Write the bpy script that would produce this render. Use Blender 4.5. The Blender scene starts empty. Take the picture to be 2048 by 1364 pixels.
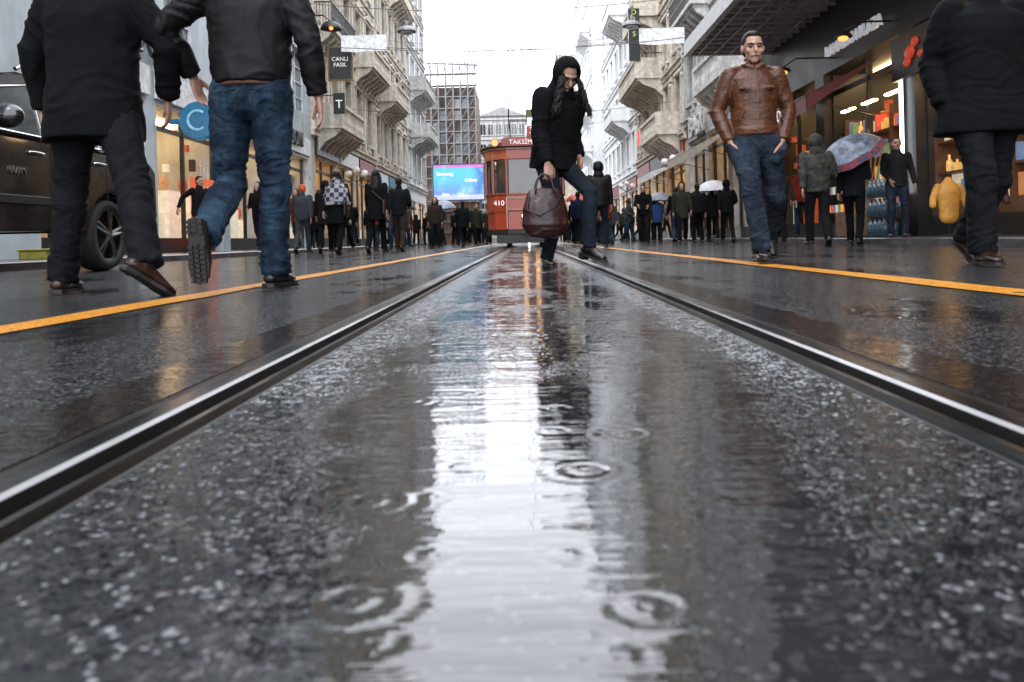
import bpy, bmesh, math, random
from mathutils import Vector, Matrix, noise
from mathutils.bvhtree import BVHTree
R=random.Random(7)
scene=bpy.context.scene
COL=scene.collection
V=Vector
rad=math.radians
# ------------------------------------------------------------------ node helpers
class NG:
    def __init__(s,nt): s.nt=nt
    def new(s,t,**kw):
        n=s.nt.nodes.new(t)
        for k,v in kw.items(): setattr(n,k,v)
        return n
    def lk(s,a,b):
        if isinstance(a,(int,float)): b.default_value=a
        elif isinstance(a,(tuple,list)): b.default_value=a
        else: s.nt.links.new(a,b)
    def m(s,op,a,b=0.0,c=None,clamp=False):
        n=s.new('ShaderNodeMath',operation=op,use_clamp=clamp)
        s.lk(a,n.inputs[0]); s.lk(b,n.inputs[1])
        if c is not None: s.lk(c,n.inputs[2])
        return n.outputs[0]
    def ss(s,v,a,b,o0=0.0,o1=1.0):
        n=s.new('ShaderNodeMapRange',interpolation_type='SMOOTHSTEP')
        s.lk(v,n.inputs[0]); s.lk(a,n.inputs[1]); s.lk(b,n.inputs[2]); s.lk(o0,n.inputs[3]); s.lk(o1,n.inputs[4])
        return n.outputs[0]
    def mix(s,f,a,b):
        n=s.new('ShaderNodeMix',data_type='RGBA')
        s.lk(f,n.inputs[0]); s.lk(a,n.inputs[6]); s.lk(b,n.inputs[7]); return n.outputs[2]
    def mixf(s,f,a,b):
        n=s.new('ShaderNodeMix',data_type='FLOAT')
        s.lk(f,n.inputs[0]); s.lk(a,n.inputs[2]); s.lk(b,n.inputs[3]); return n.outputs[0]
    def vec(s,p,sc):
        n=s.new('ShaderNodeVectorMath',operation='MULTIPLY'); s.lk(p,n.inputs[0]); n.inputs[1].default_value=sc; return n.outputs[0]
    def noise(s,p,scale,detail=3,rough=.5):
        n=s.new('ShaderNodeTexNoise'); s.lk(p,n.inputs['Vector']); n.inputs['Scale'].default_value=scale
        n.inputs['Detail'].default_value=detail; n.inputs['Roughness'].default_value=rough; return n.outputs[0]
def c4(c): return (c[0],c[1],c[2],1.0)
MATS={}
def M(name,col,rough=.6,metal=0,var=.25,vs=6,bump=.0,bs=40,coat=0,em=None,es=0,stretch=(1,1,1),spec=.5,dirt=0):
    if name in MATS: return MATS[name]
    mt=bpy.data.materials.new(name); mt.use_nodes=True; nt=mt.node_tree; g=NG(nt)
    b=nt.nodes['Principled BSDF']
    tc=g.new('ShaderNodeTexCoord'); p=g.vec(tc.outputs['Object'],stretch)
    n1=g.noise(p,vs,4,.6)
    f=g.ss(n1,.3,.7)
    colr=g.mix(f,c4([x*(1-var) for x in col]),c4([min(1,x*(1+var)) for x in col]))
    if dirt:
        pp=g.vec(tc.outputs['Object'],(1.5,1.5,.25)); n3=g.noise(pp,1.3,6,.65)
        colr=g.mix(g.m('MULTIPLY',g.ss(n3,.42,.68),dirt),colr,c4([x*.38 for x in col]))
    g.lk(colr,b.inputs['Base Color'])
    b.inputs['Metallic'].default_value=metal
    g.lk(g.m('ADD',g.m('MULTIPLY',g.m('SUBTRACT',n1,.5),min(rough,.3)*.8),rough,clamp=True),b.inputs['Roughness'])
    b.inputs['Coat Weight'].default_value=coat; b.inputs['Coat Roughness'].default_value=.06
    b.inputs['Specular IOR Level'].default_value=spec
    if em: b.inputs['Emission Color'].default_value=c4(em); b.inputs['Emission Strength'].default_value=es
    if bump:
        bn=g.new('ShaderNodeBump'); bn.inputs['Strength'].default_value=1; bn.inputs['Distance'].default_value=bump
        g.lk(g.noise(p,bs,4,.6),bn.inputs['Height']); g.lk(bn.outputs[0],b.inputs['Normal'])
    MATS[name]=mt; return mt
def cloth(name,col,rough=.9,fold=.008,fs=9,**k):
    return M(name,col,rough,bump=fold,bs=fs,vs=14,spec=.10,**k)
# ------------------------------------------------------------------ mesh builder
class MB:
    def __init__(s): s.v=[];s.f=[];s.mi=[]
    def add(s,vs,fs,mi=0):
        o=len(s.v); s.v+= [tuple(v) for v in vs]; s.f+=[tuple(i+o for i in f) for f in fs]; s.mi+=[mi]*len(fs)
    def box(s,x0,x1,y0,y1,z0,z1,mi=0):
        x0,x1=sorted((x0,x1));y0,y1=sorted((y0,y1));z0,z1=sorted((z0,z1))
        s.add([(x0,y0,z0),(x1,y0,z0),(x1,y1,z0),(x0,y1,z0),(x0,y0,z1),(x1,y0,z1),(x1,y1,z1),(x0,y1,z1)],
              [(0,3,2,1),(4,5,6,7),(0,1,5,4),(1,2,6,5),(2,3,7,6),(3,0,4,7)],mi)
    def obox(s,c,ax,h,mi=0):
        c=V(c); vs=[]
        for k in (-1,1):
            for i,j in ((-1,-1),(1,-1),(1,1),(-1,1)):
                vs.append(c+ax[0]*(i*h[0])+ax[1]*(j*h[1])+ax[2]*(k*h[2]))
        s.add(vs,[(0,3,2,1),(4,5,6,7),(0,1,5,4),(1,2,6,5),(2,3,7,6),(3,0,4,7)],mi)
    def loft(s,pts,rs,mi=0,n=12,ref=(1,0,0),cap=True,flat=''):
        pts=[V(p) for p in pts]; rs=[(r,r) if isinstance(r,(int,float)) else r for r in rs]
        ref=V(ref); tn=[]
        for i in range(len(pts)):
            a=pts[max(0,i-1)]; b=pts[min(len(pts)-1,i+1)]; t=(b-a)
            tn.append(t.normalized() if t.length>1e-9 else V((0,0,1)))
        P=list(pts);T=list(tn);RR=list(rs)
        if cap and 's' not in flat:
            r0=min(rs[0])
            P=[pts[0]-tn[0]*r0*.85,pts[0]-tn[0]*r0*.5]+P; T=[tn[0]]*2+T
            RR=[(rs[0][0]*.45,rs[0][1]*.45),(rs[0][0]*.85,rs[0][1]*.85)]+RR
        if cap and 'e' not in flat:
            r1=min(rs[-1])
            P=P+[pts[-1]+tn[-1]*r1*.5,pts[-1]+tn[-1]*r1*.85]; T=T+[tn[-1]]*2
            RR=RR+[(rs[-1][0]*.85,rs[-1][1]*.85),(rs[-1][0]*.45,rs[-1][1]*.45)]
        vs=[]
        for p,t,r in zip(P,T,RR):
            rf=ref
            if abs(t.dot(ref))>.97: rf=V((0,1,0)) if abs(t.y)<.9 else V((0,0,1))
            a=(rf-t*rf.dot(t)).normalized(); b=t.cross(a)
            for k in range(n):
                an=2*math.pi*k/n; vs.append(p+a*(r[0]*math.cos(an))+b*(r[1]*math.sin(an)))
        fs=[]
        for i in range(len(P)-1):
            for k in range(n):
                k2=(k+1)%n; fs.append((i*n+k,i*n+k2,(i+1)*n+k2,(i+1)*n+k))
        fs.append(tuple(range(n-1,-1,-1))); fs.append(tuple((len(P)-1)*n+k for k in range(n)))
        s.add(vs,fs,mi)
    def tube(s,pts,r,mi=0,n=6): s.loft(pts,[r]*len(pts),mi,n,cap=False)
    def ell(s,c,r,ax=None,mi=0,nu=16,nv=10,keep=None):
        c=V(c)
        if ax is None: ax=(V((1,0,0)),V((0,1,0)),V((0,0,1)))
        if isinstance(r,(int,float)): r=(r,r,r)
        vs=[];loc=[]
        for i in range(nv+1):
            th=math.pi*i/nv
            for k in range(nu):
                ph=2*math.pi*k/nu
                l=V((math.sin(th)*math.cos(ph),math.sin(th)*math.sin(ph),math.cos(th))); loc.append(l)
                vs.append(c+ax[0]*l.x*r[0]+ax[1]*l.y*r[1]+ax[2]*l.z*r[2])
        fs=[]
        for i in range(nv):
            for k in range(nu):
                k2=(k+1)%nu; q=[i*nu+k,(i+1)*nu+k,(i+1)*nu+k2,i*nu+k2]
                if i==0: q=[i*nu+k,(i+1)*nu+k,(i+1)*nu+k2]
                if i==nv-1: q=[i*nu+k,(i+1)*nu+k,i*nu+k2]
                if keep:
                    m=V((0,0,0))
                    for j in q: m+=loc[j]
                    if not keep(m/len(q)): continue
                fs.append(tuple(q))
        s.add(vs,fs,mi)
    def prism(s,poly,fn,d0,d1,mi=0):
        n=len(poly); vs=[fn(p,d0) for p in poly]+[fn(p,d1) for p in poly]
        fs=[tuple(range(n-1,-1,-1)),tuple(range(n,2*n))]+[(i,(i+1)%n,n+(i+1)%n,n+i) for i in range(n)]
        s.add(vs,fs,mi)
    def mesh(s,name,mats=(),smooth=False,bevel=0,weld=False,seg=1):
        me=bpy.data.meshes.new(name); me.from_pydata(s.v,[],s.f)
        for m in mats: me.materials.append(m)
        me.polygons.foreach_set('material_index',s.mi)
        bm=bmesh.new(); bm.from_mesh(me)
        if weld: bmesh.ops.remove_doubles(bm,verts=bm.verts,dist=1e-5)
        loose=[v for v in bm.verts if not v.link_faces]
        if loose: bmesh.ops.delete(bm,geom=loose,context='VERTS')
        bmesh.ops.recalc_face_normals(bm,faces=bm.faces)
        if bevel:
            ed=[e for e in bm.edges if e.is_manifold and e.calc_face_angle(0)>.5]
            bmesh.ops.bevel(bm,geom=ed,offset=bevel,segments=seg,affect='EDGES',clamp_overlap=True)
        bm.to_mesh(me); bm.free()
        if smooth: me.polygons.foreach_set('use_smooth',[True]*len(me.polygons))
        me.update(); return me
def remesh(mb,vox,sm=3,name='m',wr=0,wfn=None,fq=1.0):
    me=mb.mesh('tmp'); ob=bpy.data.objects.new('tmp',me); COL.objects.link(ob)
    md=ob.modifiers.new('r','REMESH'); md.mode='VOXEL'; md.voxel_size=vox; md.use_smooth_shade=True
    if sm:
        s=ob.modifiers.new('s','SMOOTH'); s.factor=.5; s.iterations=sm
    dg=bpy.context.evaluated_depsgraph_get()
    m2=bpy.data.meshes.new_from_object(ob.evaluated_get(dg)); bpy.data.objects.remove(ob); bpy.data.meshes.remove(me)
    m2.name=name
    if wr:
        no=[v.normal.copy() for v in m2.vertices]
        for v,nn in zip(m2.vertices,no):
            p=v.co
            # diagonal, irregular folds
            q=V((p.x*5+p.z*2.5,p.y*5,p.z*8.5-p.x*2.5))*fq; w=noise.noise(q*.5)*2.2
            d=noise.noise(V((q.x+w,q.y+w,q.z+w*1.5)))
            d=1-abs(d)*3.6; d=max(-.25,d)
            d2=noise.noise(V((q.x*1.3,q.y*1.3,q.z*.7+5)))
            d3=noise.noise(V((p.x*26,p.y*26,p.z*34)))
            k=wfn(p) if wfn else 1
            v.co=p+nn*((d*.75+d2*1.0+d3*.22)*wr*k)
    m2.polygons.foreach_set('use_smooth',[True]*len(m2.polygons))
    m2.update(); return m2
def thing(name,label,cat,loc=(0,0,0),rz=0,sc=1,group=None):
    e=bpy.data.objects.new(name,None); e.empty_display_size=.3; e.location=loc; e.rotation_euler=(0,0,rz); e.scale=(sc,sc,sc)
    COL.objects.link(e); e['label']=label; e['category']=cat
    if group: e['group']=group
    return e
def part(name,me,par,loc=(0,0,0),mat=None,label=None,rot=None):
    o=bpy.data.objects.new(name,me); COL.objects.link(o); o.parent=par; o.location=loc
    if rot: o.rotation_euler=rot
    if mat:
        if not me.materials: me.materials.append(mat)
        o.material_slots[0].link='OBJECT'; o.material_slots[0].material=mat
    if label: o['label']=label
    return o
def struct(name,me,mat=None):
    o=bpy.data.objects.new(name,me); COL.objects.link(o); o['kind']='structure'
    if mat: me.materials.append(mat)
    return o
def text_part(name,s,size,par,loc,face,mat,depth=.02,sx=1):
    cu=bpy.data.curves.new('t','FONT'); cu.body=s; cu.size=size; cu.extrude=depth; cu.align_x='CENTER'; cu.align_y='CENTER'
    ob=bpy.data.objects.new('t',cu); COL.objects.link(ob)
    me=bpy.data.meshes.new_from_object(ob.evaluated_get(bpy.context.evaluated_depsgraph_get())); bpy.data.objects.remove(ob)
    me.materials.clear(); me.materials.append(mat)
    ax={'cam':(V((1,0,0)),V((0,0,1)),V((0,-1,0))),'L':(V((0,1,0)),V((0,0,1)),V((1,0,0))),'R':(V((0,-1,0)),V((0,0,1)),V((-1,0,0)))}[face]
    for v in me.vertices: v.co=ax[0]*v.co.x*sx+ax[1]*v.co.y+ax[2]*v.co.z
    o=bpy.data.objects.new(name,me); COL.objects.link(o); o.parent=par; o.location=loc; return o
# ------------------------------------------------------------------ people
SKIN=M('skin',(.29,.165,.12),.5,var=.12,vs=20)
HAIR=M('hair_black',(.007,.006,.0055),.55,bump=.006,bs=60,stretch=(1,1,.3),spec=.2)
EYE=M('eye',(.02,.014,.012),.2,spec=.3)
BROW=M('brow',(.012,.009,.007),.8)
SHOE=M('shoe_black',(.006,.0055,.005),.3,coat=.2,spec=.3)
SHOEB=M('shoe_brown',(.017,.0075,.005),.35,coat=.15,spec=.3)
SOLE=M('sole',(.006,.006,.006),.6)
def ik(a,t,l1,l2,pole):
    a=V(a);d=V(t)-a;L=min(d.length,(l1+l2)*.998);dn=d.normalized()
    x=(l1*l1-l2*l2+L*L)/(2*L);h=math.sqrt(max(0,l1*l1-x*x));pole=V(pole)
    pp=pole-dn*pole.dot(dn);pp.normalize()
    return a+dn*x+pp*h,a+dn*L
def hand(mb,w,d,nrm,thumb,curl=.45,sc=1):
    w=V(w);d=V(d).normalized();nrm=V(nrm);nrm=(nrm-d*nrm.dot(d)).normalized();k=V(thumb);k=(k-d*k.dot(d)-nrm*k.dot(nrm)).normalized()
    mb.loft([w-d*.01,w+d*.03,w+d*.07,w+d*.09],[(.027,.02),(.036,.017),(.041,.015),(.038,.012)],ref=k,n=12)
    for i,L in enumerate((.072,.08,.075,.058)):
        p=w+d*.088+k*(.031-.0205*i); dd=d.copy(); pts=[p-d*.02,p]; an=curl*.5
        for q in (.45,.32,.25):
            dd=(d*math.cos(an)+nrm*math.sin(an)); p=p+dd*L*q; pts.append(p); an+=curl
        mb.loft(pts,[.0095,.0095,.0088,.0082,.0068],n=8)
    p=w+d*.025+k*.03; t=(d*.7+k*.6+nrm*.35).normalized(); t2=(d*.9+k*.15+nrm*.4).normalized()
    mb.loft([p,p+t*.035,p+t*.035+t2*.035,p+t*.035+t2*.06],[.013,.012,.010,.008],n=8)
class Skel: pass
def skel(sp):
    k=Skel(); g=sp.get
    X=V((1,0,0)); k.pel=V(g('pel',(0,0,.93))); le=rad(g('lean',3)); sd=rad(g('side',0))
    k.up=V((math.sin(sd),-math.sin(le),math.cos(le))).normalized()
    k.hipL=k.pel+X*.092-k.up*.02; k.hipR=k.pel-X*.092-k.up*.02
    sw=g('sw',.18)
    k.shL=k.pel+k.up*.485+X*sw; k.shR=k.pel+k.up*.485-X*sw
    k.neck=k.pel+k.up*.535
    yw=rad(g('hy',0)); hp=rad(g('hp',0))
    k.hf=V((math.sin(yw)*math.cos(hp),-math.cos(yw)*math.cos(hp),-math.sin(hp)))
    k.hu=V((math.sin(yw)*math.sin(hp),-math.cos(yw)*math.sin(hp),math.cos(hp))); k.hs=k.hf.cross(k.hu)
    k.hc=k.neck+k.up*.055+k.hu*.085+k.hf*.015
    k.knL,k.anL=ik(k.hipL,g('aL',(.1,0,.08)),.43,.42,g('kpL',(.1,-1,0)))
    k.knR,k.anR=ik(k.hipR,g('aR',(-.1,0,.08)),.43,.42,g('kpR',(-.1,-1,0)))
    k.elL,k.wrL=ik(k.shL,g('wL',(.24,-.05,.87)),.29,.26,g('epL',(.35,1,0)))
    k.elR,k.wrR=ik(k.shR,g('wR',(-.24,-.05,.87)),.29,.26,g('epR',(-.35,1,0)))
    return k
def body_mesh(k,sp,vox):
    mb=MB(); u=k.up; p=k.pel
    mb.loft([p-u*.05,p+u*.1,p+u*.25,p+u*.4,p+u*.47,p+u*.51],[(.13,.09),(.125,.085),(.135,.095),(.15,.095),(.13,.08),(.06,.06)],n=16)
    mb.loft([p+u*.49,k.neck+u*.03,k.hc-k.hu*.04],[.062,.054,.052])
    for h,kn,an in ((k.hipL,k.knL,k.anL),(k.hipR,k.knR,k.anR)):
        mb.loft([h,h.lerp(kn,.5),kn,kn.lerp(an,.3),an],[.075,.062,.046,.047,.034])
    for sh,el,wr in ((k.shL,k.elL,k.wrL),(k.shR,k.elR,k.wrR)):
        mb.loft([sh,sh.lerp(el,.5),el,el.lerp(wr,.35),wr],[.046,.042,.035,.035,.025])
    ax=(k.hs,k.hf,k.hu); c=k.hc; f=k.hf;h=k.hu;s=k.hs
    mb.ell(c+h*.03-f*.008,(.074,.093,.092),ax)
    mb.ell(c-h*.03+f*.022,(.06,.066,.082),ax)
    mb.ell(c-h*.093+f*.062,(.026,.022,.022),ax)
    mb.loft([c-s*.036-h*.07+f*.03,c+f*.07-h*.086,c+s*.036-h*.07+f*.03],[.022,.022,.022],n=8)
    mb.loft([c+f*.084+h*.012,c+f*.102-h*.012,c+f*.110-h*.027],[.008,.011,.015],n=8)
    mb.loft([c-s*.042+f*.068+h*.03,c+f*.084+h*.03,c+s*.042+f*.068+h*.03],[.013,.013,.013],n=8)
    for q in (-1,1):
        mb.ell(c+s*(q*.04)+f*.055-h*.022,.024,nu=10,nv=8)
        mb.ell(c+s*(q*.077)-f*.005-h*.005,(.011,.02,.032),ax,nu=10,nv=8)
    mb.loft([c-s*.022+f*.078-h*.058,c+f*.086-h*.056,c+s*.022+f*.078-h*.058],[.009,.011,.009],n=8)
    g=sp.get
    for q,wr,el,key in ((1,k.wrL,k.elL,'L'),(-1,k.wrR,k.elR,'R')):
        d=g('hd'+key) or ((wr-el).normalized()*.6+V((0,0,-.5)))
        hand(mb,wr,d,g('hn'+key) or (-q,.2,0),g('ht'+key) or (0,-1,0),g('curl',.4))
    return remesh(mb,vox,2 if vox<.009 else 1,'body')
def trousers(k,f,vox,wr):
    mb=MB();u=k.up;p=k.pel;b=f.get('leg',1)
    mb.loft([p+u*.09,p+u*.02,p-u*.05],[(.150,.108),(.163,.124),(.150,.122)],n=18)
    for h,kn,an in ((k.hipL,k.knL,k.anL),(k.hipR,k.knR,k.anR)):
        mb.loft([h+V((0,0,.02)),h.lerp(kn,.35),h.lerp(kn,.75),kn,kn.lerp(an,.3),kn.lerp(an,.7),an+(an-kn).normalized()*.015],
                [x*b for x in (.095,.090,.073,.068,.067,.061,.062)],n=14,flat='e')
    for fn in f.get('textra',[]): fn(mb,k)
    def wf(q):
        a=min((q-k.knL).length,(q-k.knR).length,(q-k.anL).length*.8,(q-k.anR).length*.8,(q-k.pel).length*.9)
        return max(.35,1.6-a*5)
    return remesh(mb,vox,3,'trousers',wr,wf,1.5)
def top(k,f,vox,wr):
    mb=MB();u=k.up;p=k.pel;b=f.get('bulk',1);hm=f.get('hem',.02);hw=f.get('hemw',(.18,.145))
    lowp=p+(V((0,0,-hm)) if hm>.05 else -u*hm)
    pts=[lowp]; rs=[hw]
    if hm>.12: pts.append(p+V((0,0,-hm*.4))); rs.append(((hw[0]+.178*b)/2,(hw[1]+.145*b)/2))
    pts+=[p+u*.1,p+u*.22,p+u*.36,p+u*.44,p+u*.495,p+u*.53]
    rs+=[(.166*b,.128*b),(.168*b,.128*b),(.182*b,.130*b),(.18*b,.112*b),(.135,.088),(.085,.075)]
    mb.loft(pts,rs,n=24,flat='s')
    a=f.get('arm',1)
    for sh,el,w in ((k.shL,k.elL,k.wrL),(k.shR,k.elR,k.wrR)):
        mb.loft([sh-u*.005,sh.lerp(el,.3),sh.lerp(el,.8),el,el.lerp(w,.3),w-(w-el).normalized()*.005],[x*a for x in (.062,.062,.054,.052,.051,.041)],n=12,flat='e')
    if f.get('collar',1): mb.loft([k.neck-u*.03,k.neck+u*.035*f.get('collar',1)],[.082,.07],n=14)
    for fn in f.get('extra',[]): fn(mb,k)
    def wf(q):
        a=min((q-k.elL).length,(q-k.elR).length,(q-k.pel).length)
        return max(.5,1.5-a*4)
    return remesh(mb,vox,3 if vox<.015 else 1,'jacket',wr,wf)
def shoe(an,kn,pitch,yaw,boot,heel,lugs=False):
    mb=MB(); ms=MB()
    p=rad(pitch);y=rad(yaw)
    ff=V((math.sin(y)*math.cos(p),-math.cos(y)*math.cos(p),-math.sin(p)))
    sd=V((math.cos(y),math.sin(y),0)); up=sd.cross(ff)
    if up.dot(V((0,0,1)))<0 and abs(pitch)<90: up=-up
    mb.loft([an-ff*.05-up*.035,an-ff*.02-up*.03,an+ff*.05-up*.03,an+ff*.12-up*.042,an+ff*.175-up*.048],[(.034,.03),(.038,.042),(.04,.036),(.045,.026),(.034,.02)],ref=sd,n=12)
    sh=(kn-an).normalized()
    mb.loft([an-up*.03,an,an+sh*boot],[.042,.044,.05],ref=sd,n=12)
    out=[(-.085,.0),(-.075,.03),(-.02,.036),(.05,.036),(.12,.048),(.175,.04),(.2,.022),(.21,0)]
    poly=out+[(a,-b) for a,b in out[-2:0:-1]]
    ms.prism(poly,lambda q,d:an+ff*q[0]+sd*q[1]-up*d,.058,.074)
    ms.prism([q for q in poly if q[0]<-.01],lambda q,d:an+ff*q[0]*.95+sd*q[1]*.95-up*d,.074,.08+heel)
    if lugs:
        for i in range(13):
            a=-.07+i*.0215
            if -.02<a<.02: continue
            for b in (-.026,0,.026):
                ms.obox(an+ff*(a+abs(b)*.25)+sd*b-up*.079,(ff,sd,up),(.0065,.0095,.006))
    return mb,ms
CACHE={}
def person(label,x,y,z=0,head=0,sc=1,sp={},fit={},vox=.02,mats={},key=None,group=None):
    e=thing('person',label,'person',(x,y,z),rad(head),sc,group)
    g=fit.get; mt=mats.get
    if key and key in CACHE: k,parts=CACHE[key]
    else:
        k=skel(sp); parts=[]
        parts.append(('body',body_mesh(k,sp,fit.get('bvox',min(vox,.012))),'skin'))
        parts.append(('trousers',trousers(k,fit,vox,g('wrl',.004)),'leg'))
        parts.append((g('topname','jacket'),top(k,fit,vox,g('wrt',.004)),'top'))
        for an,kn,pt,yw in ((k.anL,k.knL,sp.get('fL',0),sp.get('yL',6)),(k.anR,k.knR,sp.get('fR',0),sp.get('yR',-6))):
            a,b=shoe(an,kn,pt,yw,g('boot',.05),g('heel',.0),g('lugs',False))
            parts.append(('shoe',remesh(a,.008 if vox<.015 else .014,2,'shoe'),'shoe'))
            parts.append(('shoe_sole',b.mesh('shoe_sole'),'sole'))
        c,f,h,s=k.hc,k.hf,k.hu,k.hs; ax=(s,f,h)
        hr=g('hair','short')
        if hr in('short','long'):
            mb=MB(); mb.ell(c+h*.041-f*.023,(.080,.094,.092),ax,nu=20,nv=14)
            if hr=='short': mb.ell(c+h*.098+f*.022,(.05,.048,.024),ax); mb.ell(c-h*.02-f*.055,(.066,.04,.05),ax)
            if hr=='long':
                for q in (-1,1): mb.loft([c+h*.04+s*q*.06-f*.02,c-h*.05+s*q*.08-f*.02,c-h*.17+s*q*.085-f*.02,c-h*.3+s*q*.07],[.035,.04,.045,.02],n=10)
                mb.loft([c-f*.05,c-h*.12-f*.08,c-h*.26-f*.11,c-h*.4-f*.12],[(.08,.05),(.09,.05),(.085,.045),(.04,.02)],ref=s,n=12)
            parts.append(('hair',remesh(mb,.008 if vox<.015 else .014,1,'hair',.003),'hair'))
        if hr=='hood':
            mb=MB(); mb.ell(c+h*.02-f*.012,(.108,.125,.13),ax,nu=28,nv=20,keep=lambda l:not(l.y>.55 and l.z<.72))
            me=mb.mesh('hood',smooth=True,weld=True)
            bm=bmesh.new();bm.from_mesh(me);bmesh.ops.solidify(bm,geom=bm.faces[:],thickness=.012);bm.to_mesh(me);bm.free()
            for v in me.vertices: v.co+=V((1,1,1)).normalized()*noise.noise(v.co*14)*.012
            me.polygons.foreach_set('use_smooth',[True]*len(me.polygons))
            parts.append(('hood',me,'hood'))
            mb=MB(); mb.loft([k.neck-k.up*.05,k.neck+k.up*.02-f*.02,c-h*.09-f*.03],[(.13,.1),(.1,.095),(.09,.08)],ref=s,n=16)
            parts.append(('hood_collar',remesh(mb,.012,2,'hood_collar',.004),'hood'))
        if hr=='beanie':
            mb=MB(); mb.ell(c+h*.05-f*.01,(.085,.1,.098),ax,nu=20,nv=14,keep=lambda l:l.z>-.25); mb.loft([c+h*.02-f*.01,c+h*.045-f*.01],[(.088,.103)]*2,ref=s,n=20)
            parts.append(('beanie',mb.mesh('beanie',smooth=True),'hat'))
        if g('face'):
            for q in (-1,1):
                mb=MB(); mb.ell(c+s*(q*.031)+f*.0755+h*.006,(.015,.010,.0065),ax,nu=10,nv=8); parts.append(('eye',mb.mesh('eye',smooth=True),'eye'))
                mb=MB(); mb.loft([c+s*(q*.014)+f*.095+h*.024,c+s*(q*.034)+f*.088+h*.031,c+s*(q*.052)+f*.070+h*.025],[.0042,.0052,.0035],n=6); parts.append(('eyebrow',mb.mesh('eyebrow',smooth=True),'brow'))
            mb=MB(); mb.loft([c-s*.024+f*.083-h*.058,c+f*.0945-h*.057,c+s*.024+f*.083-h*.058],[.0035,.0055,.0035],n=6)
            parts.append(('lips',mb.mesh('lips',smooth=True),'lip'))
        if g('bag'):
            mb=MB(); q=k.pel+V((-.21,.06,.02)); mb.loft([q+V((0,0,-.14)),q+V((0,0,.12))],[(.05,.13),(.045,.12)],n=14)
            mb.tube([k.shL+V((0,0,.06)),k.pel+V((.02,-.15,.32)),q+V((0,-.08,.12))],.012); mb.tube([k.shL+V((0,0,.06)),k.pel+V((.0,.15,.32)),q+V((0,.08,.12))],.012)
            parts.append(('shoulder_bag',remesh(mb,.01,1,'shoulder_bag'),'bag'))
        if g('shawl'):
            mb=MB(); u=k.up; p=k.pel
            mb.loft([p+u*.08,p+u*.3,p+u*.46,k.neck+u*.0,k.neck+u*.1],[(.3,.2),(.28,.19),(.24,.15),(.13,.12),(.1,.1)],n=20,flat='s')
            parts.append(('shawl',remesh(mb,.015,2,'shawl',.008),'shawl'))
        if key: CACHE[key]=(k,parts)
    dm={'skin':SKIN,'leg':BLK,'top':BLK,'shoe':SHOE,'sole':SOLE,'hair':HAIR,'hood':mt('top',BLK),'hat':BLK,'eye':EYE,'brow':BROW,'lip':LIP,'bag':SHOEB,'shawl':BLK}
    for n,me,r in parts: part(n,me,e,mat=mt(r,dm[r]))
    return e,k,parts
LIP=M('lips',(.20,.085,.07),.4)
BLK=cloth('cloth_black',(.0028,.0031,.0040))
BLK2=cloth('cloth_charcoal',(.005,.0056,.0072))
NAVY=cloth('cloth_navy',(.006,.010,.024))
GREY=cloth('cloth_grey',(.030,.034,.040))
BROWN=cloth('cloth_brown',(.022,.017,.014))
OLIVE=cloth('cloth_olive',(.018,.020,.013))
BEIGE=cloth('cloth_beige',(.11,.09,.065))
BLUE=cloth('cloth_blue',(.013,.035,.11))
RED=cloth('cloth_red',(.12,.014,.01))
ORANGE=cloth('cloth_orange',(.45,.09,.02))
NYL=M('nylon_black',(.0028,.003,.0038),.6,bump=.006,bs=8,vs=12,spec=.16)
def denim(name,a,b):
    mt=bpy.data.materials.new(name); mt.use_nodes=True; g=NG(mt.node_tree); bs=mt.node_tree.nodes['Principled BSDF']
    tc=g.new('ShaderNodeTexCoord'); o=tc.outputs['Object']
    n1=g.noise(g.vec(o,(1,1,.5)),5,5,.65); n2=g.noise(g.vec(o,(1,1,2.2)),9,4,.6); n3=g.noise(g.vec(o,(3,3,1)),120,2)
    f=g.m('ADD',g.m('MULTIPLY',g.ss(n1,.38,.66),.65),g.m('MULTIPLY',g.ss(n2,.45,.75),.45),clamp=True)
    c=g.mix(f,c4(a),c4(b)); c=g.mix(g.m('MULTIPLY',n3,.35),c,c4([x*.5 for x in a])); g.lk(c,bs.inputs['Base Color'])
    bs.inputs['Roughness'].default_value=.9; bs.inputs['Specular IOR Level'].default_value=.15
    bn=g.new('ShaderNodeBump'); bn.inputs['Distance'].default_value=.014; g.lk(g.m('ADD',n2,g.m('MULTIPLY',n3,.05)),bn.inputs['Height']); g.lk(bn.outputs[0],bs.inputs['Normal'])
    return mt
JEAN=denim('denim_blue',(.003,.008,.017),(.026,.056,.092))
JEAN2=denim('denim_grey_blue',(.005,.008,.015),(.032,.046,.068))
JEAN3=denim('denim_dark',(.003,.005,.009),(.008,.014,.020))
def leather():
    mt=bpy.data.materials.new('leather_brown'); mt.use_nodes=True; g=NG(mt.node_tree); bs=mt.node_tree.nodes['Principled BSDF']
    tc=g.new('ShaderNodeTexCoord'); o=tc.outputs['Object']
    n1=g.noise(o,7,4,.6); n2=g.noise(g.vec(o,(1,1,1.8)),14,4,.6)
    g.lk(g.mix(g.ss(n1,.3,.75),(.040,.012,.0045,1),(.085,.027,.009,1)),bs.inputs['Base Color'])
    g.lk(g.ss(n2,.3,.7,.30,.45),bs.inputs['Roughness']); bs.inputs['Specular IOR Level'].default_value=.32
    bn=g.new('ShaderNodeBump'); bn.inputs['Distance'].default_value=.012; g.lk(n2,bn.inputs['Height']); g.lk(bn.outputs[0],bs.inputs['Normal'])
    return mt
LEATH=leather()
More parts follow.
